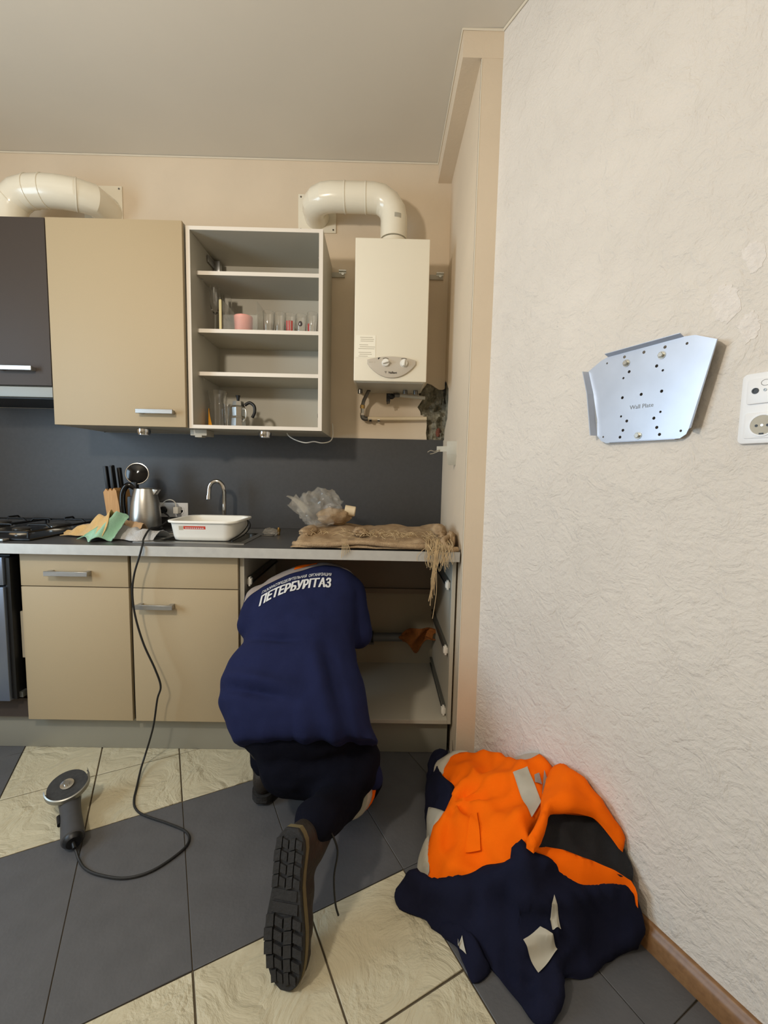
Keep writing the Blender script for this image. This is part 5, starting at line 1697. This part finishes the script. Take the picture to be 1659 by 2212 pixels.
P_, Nd_, Ld_, Wd_ = boot((-0.208, -1.428, 0.006), (-0.02, 0.40, 0.905), (-0.30, -1.0, 0.0), 0.330, an_r + (kn_r - an_r) * 0.14, 1, True)
lace = smooth_path([P_(0.52, -0.02, -0.115), P_(0.5, -0.045, -0.10), P_(0.42, -0.062, -0.07), P_(0.36, -0.07, -0.055), P_(0.30, -0.072, -0.05)])
lace2 = [Vector((-0.125, -1.215, 0.235)), Vector((-0.100, -1.235, 0.19)), Vector((-0.108, -1.245, 0.12)), Vector((-0.102, -1.262, 0.06)), Vector((-0.092, -1.27, 0.03))]
obj('lace', G().tube(smooth_path(lace2), 0.0028, 6), 'black', person, smooth=True)
boot((-0.425, -0.560, 0.014), (0.03, -1.0, 0.0), (0, 0, -1), 0.305, (-0.412, -0.815, 0.20), 1, False)

# ================================================================== THE DROPPED ORANGE WORK JACKET
JK = {
    'navy': [(0.069, -1.181, 0.026), (0.096, -1.157, 0.044), (0.124, -1.171, 0.061), (0.155, -1.194, 0.07), (0.184, -1.219, 0.078), (0.236, -1.236, 0.104), (0.297, -1.24, 0.139), (0.355, -1.255, 0.174), (0.377, -1.267, 0.191), (0.384, -1.254, 0.218), (0.411, -1.24, 0.226), (0.424, -1.249, 0.218), (0.481, -1.269, 0.209), (0.561, -1.289, 0.183), (0.646, -1.296, 0.165), (0.689, -1.299, 0.148), (0.707, -1.305, 0.113), (0.698, -1.325, 0.07), (0.656, -1.33, 0.052), (0.597, -1.346, 0.044), (0.545, -1.376, 0.035), (0.516, -1.387, 0.026), (0.479, -1.398, 0.026), (0.448, -1.434, 0.035), (0.415, -1.467, 0.026), (0.4, -1.472, 0.009), (0.377, -1.464, 0.009), (0.345, -1.425, 0.009), (0.32, -1.389, 0.009), (0.303, -1.368, 0.017), (0.281, -1.327, 0.035), (0.231, -1.3, 0.035), (0.194, -1.29, 0.017), (0.155, -1.254, 0.009), (0.084, -1.219, 0.009)],
    'flap': [(0.189, -1.293, 0.026), (0.24, -1.299, 0.042), (0.278, -1.337, 0.042), (0.295, -1.375, 0.026), (0.285, -1.382, 0.013), (0.25, -1.396, 0.008), (0.241, -1.362, 0.008), (0.228, -1.322, 0.008)],
    'orange': [(0.16, -1.176, 0.051), (0.166, -1.131, 0.085), (0.187, -1.076, 0.111), (0.231, -1.034, 0.136), (0.266, -0.995, 0.161), (0.268, -0.921, 0.145), (0.253, -0.831, 0.119), (0.294, -0.763, 0.136), (0.356, -0.764, 0.161), (0.424, -0.795, 0.187), (0.502, -0.863, 0.204), (0.523, -0.92, 0.221), (0.557, -0.971, 0.302), (0.579, -1.014, 0.285), (0.595, -1.056, 0.255), (0.522, -1.137, 0.255), (0.46, -1.2, 0.246), (0.432, -1.255, 0.238), (0.437, -1.267, 0.221), (0.412, -1.264, 0.212), (0.379, -1.264, 0.178), (0.298, -1.238, 0.127), (0.236, -1.235, 0.093), (0.185, -1.216, 0.068)],
    'hood': [(0.415, -1.278, 0.275), (0.472, -1.209, 0.304), (0.55, -1.071, 0.304), (0.596, -1.046, 0.318), (0.62, -1.094, 0.33), (0.644, -1.139, 0.321), (0.671, -1.192, 0.288), (0.69, -1.229, 0.261), (0.695, -1.238, 0.25), (0.687, -1.246, 0.238), (0.661, -1.235, 0.266), (0.621, -1.215, 0.304), (0.562, -1.221, 0.323), (0.492, -1.225, 0.323), (0.458, -1.265, 0.304), (0.424, -1.295, 0.275)],
    'lining': [(0.435, -1.257, 0.242), (0.472, -1.222, 0.264), (0.518, -1.167, 0.277), (0.592, -1.163, 0.277), (0.651, -1.161, 0.264), (0.679, -1.208, 0.247), (0.693, -1.235, 0.228), (0.707, -1.262, 0.191), (0.694, -1.288, 0.167), (0.648, -1.29, 0.185), (0.584, -1.284, 0.207), (0.525, -1.267, 0.22)],
    'lower_orange': [(0.42, -1.252, 0.228), (0.484, -1.259, 0.228), (0.525, -1.268, 0.225), (0.585, -1.281, 0.215), (0.648, -1.289, 0.194), (0.689, -1.295, 0.172), (0.695, -1.312, 0.151), (0.677, -1.303, 0.155), (0.62, -1.303, 0.172), (0.554, -1.304, 0.194), (0.507, -1.292, 0.206), (0.475, -1.282, 0.215), (0.437, -1.268, 0.222)],
    'sleeve': [(0.188, -0.954, 0.085), (0.207, -0.793, 0.077), (0.227, -0.678, 0.068), (0.257, -0.628, 0.068), (0.308, -0.648, 0.085), (0.257, -0.759, 0.119), (0.24, -0.834, 0.127), (0.276, -0.94, 0.153), (0.268, -0.988, 0.153), (0.234, -1.031, 0.127)],
    'cuff_a': [(0.226, -0.804, 0.115), (0.243, -0.765, 0.123), (0.313, -0.725, 0.136), (0.365, -0.753, 0.157), (0.295, -0.776, 0.14), (0.254, -0.84, 0.127)],
    'cuff_b': [(0.188, -0.959, 0.089), (0.232, -1.028, 0.132), (0.189, -1.071, 0.111), (0.181, -1.021, 0.089)],
    'cuff_c': [(0.146, -1.096, 0.051), (0.176, -1.066, 0.085), (0.166, -1.175, 0.068), (0.155, -1.176, 0.051), (0.139, -1.142, 0.034)],
    'collar_back': [(0.499, -0.886, 0.22), (0.529, -0.915, 0.26), (0.557, -0.971, 0.3), (0.519, -0.932, 0.23)],
}
JS = {
    'band': [(0.445, -1.043, 0.228), (0.497, -1.027, 0.237), (0.498, -1.148, 0.253), (0.453, -1.195, 0.245)],
    'd1': [(0.425, -1.357, 0.075), (0.463, -1.376, 0.05), (0.402, -1.414, 0.029), (0.378, -1.371, 0.042)],
    'd2': [(0.467, -1.333, 0.1), (0.476, -1.362, 0.071), (0.453, -1.365, 0.062), (0.451, -1.353, 0.071)],
    'd3': [(0.237, -1.32, 0.042), (0.242, -1.353, 0.029), (0.224, -1.328, 0.029)],
    'pocket': [(0.266, -1.185, 0.18), (0.31, -1.196, 0.194), (0.319, -1.101, 0.202), (0.301, -1.097, 0.194)],
    'print1': [(0.509, -1.058, 0.297), (0.527, -1.051, 0.297), (0.522, -1.09, 0.302), (0.501, -1.087, 0.297)],
    'print2': [(0.546, -1.043, 0.302), (0.548, -1.075, 0.307), (0.536, -1.124, 0.313), (0.509, -1.125, 0.307)],
}
from mathutils.geometry import delaunay_2d_cdt, intersect_point_line


def inside(x, y, poly_):
    c = False
    n = len(poly_)
    for i in range(n):
        x1, y1 = poly_[i][0], poly_[i][1]
        x2, y2 = poly_[(i + 1) % n][0], poly_[(i + 1) % n][1]
        if (y1 > y) != (y2 > y) and x < (x2 - x1) * (y - y1) / (y2 - y1) + x1:
            c = not c
    return c


def densify(pl, step, closed=True):
    pts = [Vector(q) for q in pl]
    out = []
    n = len(pts)
    for i in range(n):
        p0, p1, p2, p3 = pts[(i - 1) % n], pts[i], pts[(i + 1) % n], pts[(i + 2) % n]
        m_ = max(1, int((p2 - p1).length / step))
        for j in range(m_):
            t_ = j / m_
            cr = 0.5 * ((2 * p1) + (p2 - p0) * t_ + (2 * p0 - 5 * p1 + 4 * p2 - p3) * t_ * t_ + (3 * p1 - p0 - 3 * p2 + p3) * t_ ** 3)
            out.append(cr * 0.6 + (p1 + (p2 - p1) * t_) * 0.4)
    return out


def cushion(pl, bulge, width, wamp, wscale, seed, step=0.010, floor_z=0.003, drop=None, edge_w=0.0, extra=None):
    """soft cloth mass over a plan outline whose corners carry their own height"""
    bd = densify(pl, step)
    xs = [q.x for q in bd]
    ys = [q.y for q in bd]
    pts2 = [Vector((q.x, q.y)) for q in bd]
    nb = len(bd)
    y = min(ys)
    inner = []
    row = 0
    while y < max(ys):
        x = min(xs) + (step / 2 if row % 2 else 0)
        while x < max(xs):
            if inside(x, y, bd):
                dm = min((x - q.x) ** 2 + (y - q.y) ** 2 for q in bd) ** 0.5
                if dm > step * 0.55:
                    inner.append((x, y, dm))
            x += step
        y += step * 0.87
        row += 1
    verts = pts2 + [Vector((a, b)) for a, b, c in inner]
    edges = [(i, (i + 1) % nb) for i in range(nb)]
    vo, eo, fo, ov, oe, of = delaunay_2d_cdt(verts, edges, [], 1, 1e-6)
    zz = []
    for k, q in enumerate(vo):
        src = ov[k][0] if ov[k] else None
        if src is not None and src < nb:
            zz.append(bd[src].z)
            continue
        sw = sz = 0.0
        dm = 1e9
        for b_ in bd:
            d2 = (q.x - b_.x) ** 2 + (q.y - b_.y) ** 2
            dm = min(dm, d2)
            w_ = 1.0 / (d2 ** 1.5 + 1e-9)
            sw += w_
            sz += w_ * b_.z
        dm = dm ** 0.5
        h = sz / sw + bulge * (1 - math.exp(-dm / width))
        k2 = 1 - math.exp(-dm / (width * 0.6))
        n1 = noise.noise(Vector((q.x * wscale, q.y * wscale * 0.75, seed)))
        n2 = noise.noise(Vector((q.x * wscale * 2.4, q.y * wscale * 2.0, seed + 5)))
        h += k2 * wamp * ((1 - 2.6 * abs(n1)) * 0.8 + n2 * 0.5)
        if extra:
            h += k2 * extra(q.x, q.y)
        zz.append(max(h, floor_z + 0.002))
    g_ = G()
    g_.v = [(q.x, q.y, z) for q, z in zip(vo, zz)]
    g_.f = [tuple(f_) for f_ in fo]
    # rounded side down to what it lies on
    order = {}
    for k in range(len(vo)):
        for s_ in ov[k]:
            if s_ < nb:
                order[s_] = k
    ring = [order[i] for i in range(nb) if i in order]
    ar = sum(bd[i].x * bd[(i + 1) % nb].y - bd[(i + 1) % nb].x * bd[i].y for i in range(nb))
    sg = 1 if ar > 0 else -1
    prev = ring
    m_ = len(ring)
    base = [Vector(g_.v[i]) for i in ring]
    for lv in (0.35, 0.75, 1.0):
        cur = []
        for i in range(m_):
            a, b = base[i - 1], base[(i + 1) % m_]
            t_ = Vector((b.x - a.x, b.y - a.y, 0))
            nrm = Vector((t_.y, -t_.x, 0)) * sg
            if nrm.length > 1e-9:
                nrm.normalize()
            dz = base[i].z - floor_z if drop is None else min(drop, base[i].z - floor_z)
            out_ = edge_w * math.sin(PI * min(lv, 0.75))
            q = base[i] + nrm * out_ - Vector((0, 0, dz * lv))
            cur.append(len(g_.v))
            g_.v.append((q.x, q.y, max(q.z, floor_z)))
        for i in range(m_):
            g_.f.append((prev[i], prev[(i + 1) % m_], cur[(i + 1) % m_], cur[i]))
        prev = cur
    g_.f.append(tuple(prev))
    return g_


JT = thing('work_jacket', (0.42, -1.15, 0.0), 'orange and navy padded work jacket dropped on the floor against the right wall', 'jacket')
surf = {}


def jpart(key, name, m, lab, **kw):
    gg = cushion(JK[key], **kw)
    am = {'navy': 0.017, 'flap': 0.008, 'orange': 0.010, 'sleeve': 0.008, 'lining': 0.009, 'lower_orange': 0.006, 'hood': 0.007}.get(key, 0.002)
    gg = wrinkle(gg, lambda q: am * ((0.55 - 2.4 * abs(noise.noise(Vector((q.x * 7.5 + 3, q.y * 11, q.z * 13 + kw['seed']))))) + 0.35 * noise.noise(q * 21)))
    cl = []
    for x, y, z in gg.v:                       # keep clear of the wall and its skirting board
        ex = x * D1.x + y * D1.y - (0.036 if z < 0.075 else 0.0585)
        if ex > 0:
            x, y = x - D1.x * ex, y - D1.y * ex
        cl.append((x, y, max(z, 0.003)))
    gg.v = cl
    o = obj(name, gg, m, JT, smooth=True, angle=1.3)
    o['label'] = lab
    surf[key] = BVHTree.FromPolygons([Vector(q) for q in gg.v], gg.f)
    return o


def f_orange(x, y):
    dx, dy = x - 0.262, y + 1.02
    r = math.hypot(dx, dy)
    a = math.atan2(dy, dx)
    h = 0.013 * math.sin(7.5 * a + 5 * r) * math.exp(-((r - 0.06) / 0.16) ** 2)
    h -= 0.030 * math.exp(-((dy - 0.015 - 0.10 * dx) / 0.012) ** 2) * math.exp(-((dx - 0.03) / 0.07) ** 2)     # deep fold where the sleeve is tucked
    h += 0.020 * math.exp(-((dy - 0.055) / 0.030) ** 2) * math.exp(-((dx - 0.05) / 0.09) ** 2)
    h += 0.007 * math.sin(46 * (0.75 * x + 0.55 * y))
    return h


def f_navy(x, y):
    h = 0.017 * math.sin(34 * (x * 0.85 - y * 0.35)) * (0.6 + 0.4 * math.sin(9 * y))
    h += 0.014 * math.sin(22 * x + 17 * y + 1.0)
    h -= 0.025 * math.exp(-((x - 0.345 - 0.25 * (y + 1.35)) / 0.018) ** 2) * (1 if y < -1.30 else 0.3)
    return h


jpart('navy', 'lower_body', 'navy_dark', 'navy lower part and sleeve of the jacket', bulge=0.035, width=0.04, wamp=0.026, wscale=10, seed=1.0, edge_w=0.006, extra=f_navy)
jpart('flap', 'storm_flap', 'navy_dark', 'navy flap turned outwards', bulge=0.02, width=0.03, wamp=0.008, wscale=14, seed=2.0, edge_w=0.004)
of_ = jpart('orange', 'orange_front', 'orange_cloth', 'bright orange chest panel', bulge=0.030, width=0.05, wamp=0.024, wscale=9, seed=3.0, edge_w=0.010, extra=f_orange)
jpart('sleeve', 'sleeve', 'navy_dark', 'navy sleeve end', bulge=0.02, width=0.03, wamp=0.010, wscale=12, seed=5.0, edge_w=0.008)
for k_ in ('cuff_a', 'cuff_b', 'cuff_c'):
    jpart(k_, 'reflective_band', 'reflective', 'light grey reflective band', bulge=0.012, width=0.02, wamp=0.003, wscale=20, seed=6.0, edge_w=0.004)
jpart('collar_back', 'collar', 'reflective', 'grey collar back', bulge=0.008, width=0.02, wamp=0.003, wscale=20, seed=7.0, edge_w=0.003, drop=0.06)
jpart('lining', 'lining', 'lining', 'black quilted lining showing in the collar opening', bulge=-0.012, width=0.03, wamp=0.014, wscale=13, seed=8.0, edge_w=0.002)
jpart('lower_orange', 'front_edge', 'orange_cloth', 'orange front edge under the lining', bulge=0.012, width=0.02, wamp=0.006, wscale=16, seed=9.0, edge_w=0.006)
jpart('hood', 'collar_roll', 'orange_cloth', 'thick orange quilted collar roll', bulge=0.028, width=0.025, wamp=0.006, wscale=14, seed=10.0, edge_w=0.004, drop=0.028)


def decal(key, on, name, m, lab, par=None, n=8, off=0.004):
    n = 30
    q = [Vector(a) for a in JS[key]]
    g_ = G()
    if len(q) == 3:
        q.append(q[2] + (q[0] - q[2]) * 0.3)

    def fn(u, v):
        a = (q[0] * (1 - u) + q[1] * u) * (1 - v) + (q[3] * (1 - u) + q[2] * u) * v
        best = None
        for s_ in on:
            h, nn, i_, d_ = surf[s_].ray_cast(Vector((a.x, a.y, 1.0)), Vector((0, 0, -1)))
            if h is not None and (best is None or h.z > best):
                best = h.z
        for dx_, dy_ in ((0.004, 0), (-0.004, 0), (0, 0.004), (0, -0.004)):
            for s_ in on:
                h, nn, i_, d_ = surf[s_].ray_cast(Vector((a.x + dx_, a.y + dy_, 1.0)), Vector((0, 0, -1)))
                if h is not None and best is not None and best < h.z < best + 0.02:
                    best = best * 0.5 + h.z * 0.5
        return (a.x, a.y, (best if best is not None else a.z) + off)
    g_.grid(fn, n, n)
    zz = [q[2] for q in g_.v]
    for _ in range(14):                        # the stiff patch bridges the small wrinkles below it
        z2 = zz[:]
        for j in range(n):
            for i in range(n):
                nb = [zz[jj * n + ii] for jj, ii in ((j - 1, i), (j + 1, i), (j, i - 1), (j, i + 1)) if 0 <= jj < n and 0 <= ii < n]
                z2[j * n + i] = max(zz[j * n + i], sum(nb) / len(nb))
        zz = z2
    g_.v = [(q[0], q[1], z) for q, z in zip(g_.v, zz)]
    o = obj(name, g_, m, par or JT, smooth=True, angle=3.0, recalc=False)
    o['label'] = lab
    return o


decal('band', ['orange', 'hood'], 'reflective_band', 'reflective', 'light grey reflective band on the orange chest', n=12)
decal('d1', ['navy', 'flap'], 'reflective_patch', 'reflective', 'diamond-shaped light grey reflective patch', n=12)
decal('d2', ['navy', 'flap'], 'reflective_patch', 'reflective', 'narrow light grey reflective patch')
decal('d3', ['navy', 'flap'], 'reflective_patch', 'reflective', 'small light grey reflective patch')
decal('print1', ['orange'], 'silver_print', 'reflective_warm', 'silver print')
decal('print2', ['orange'], 'silver_print', 'reflective_warm', 'silver print')
decal('pocket', ['orange'], 'pocket_welt', 'orange_cloth', 'orange pocket welt', n=10, off=0.007)
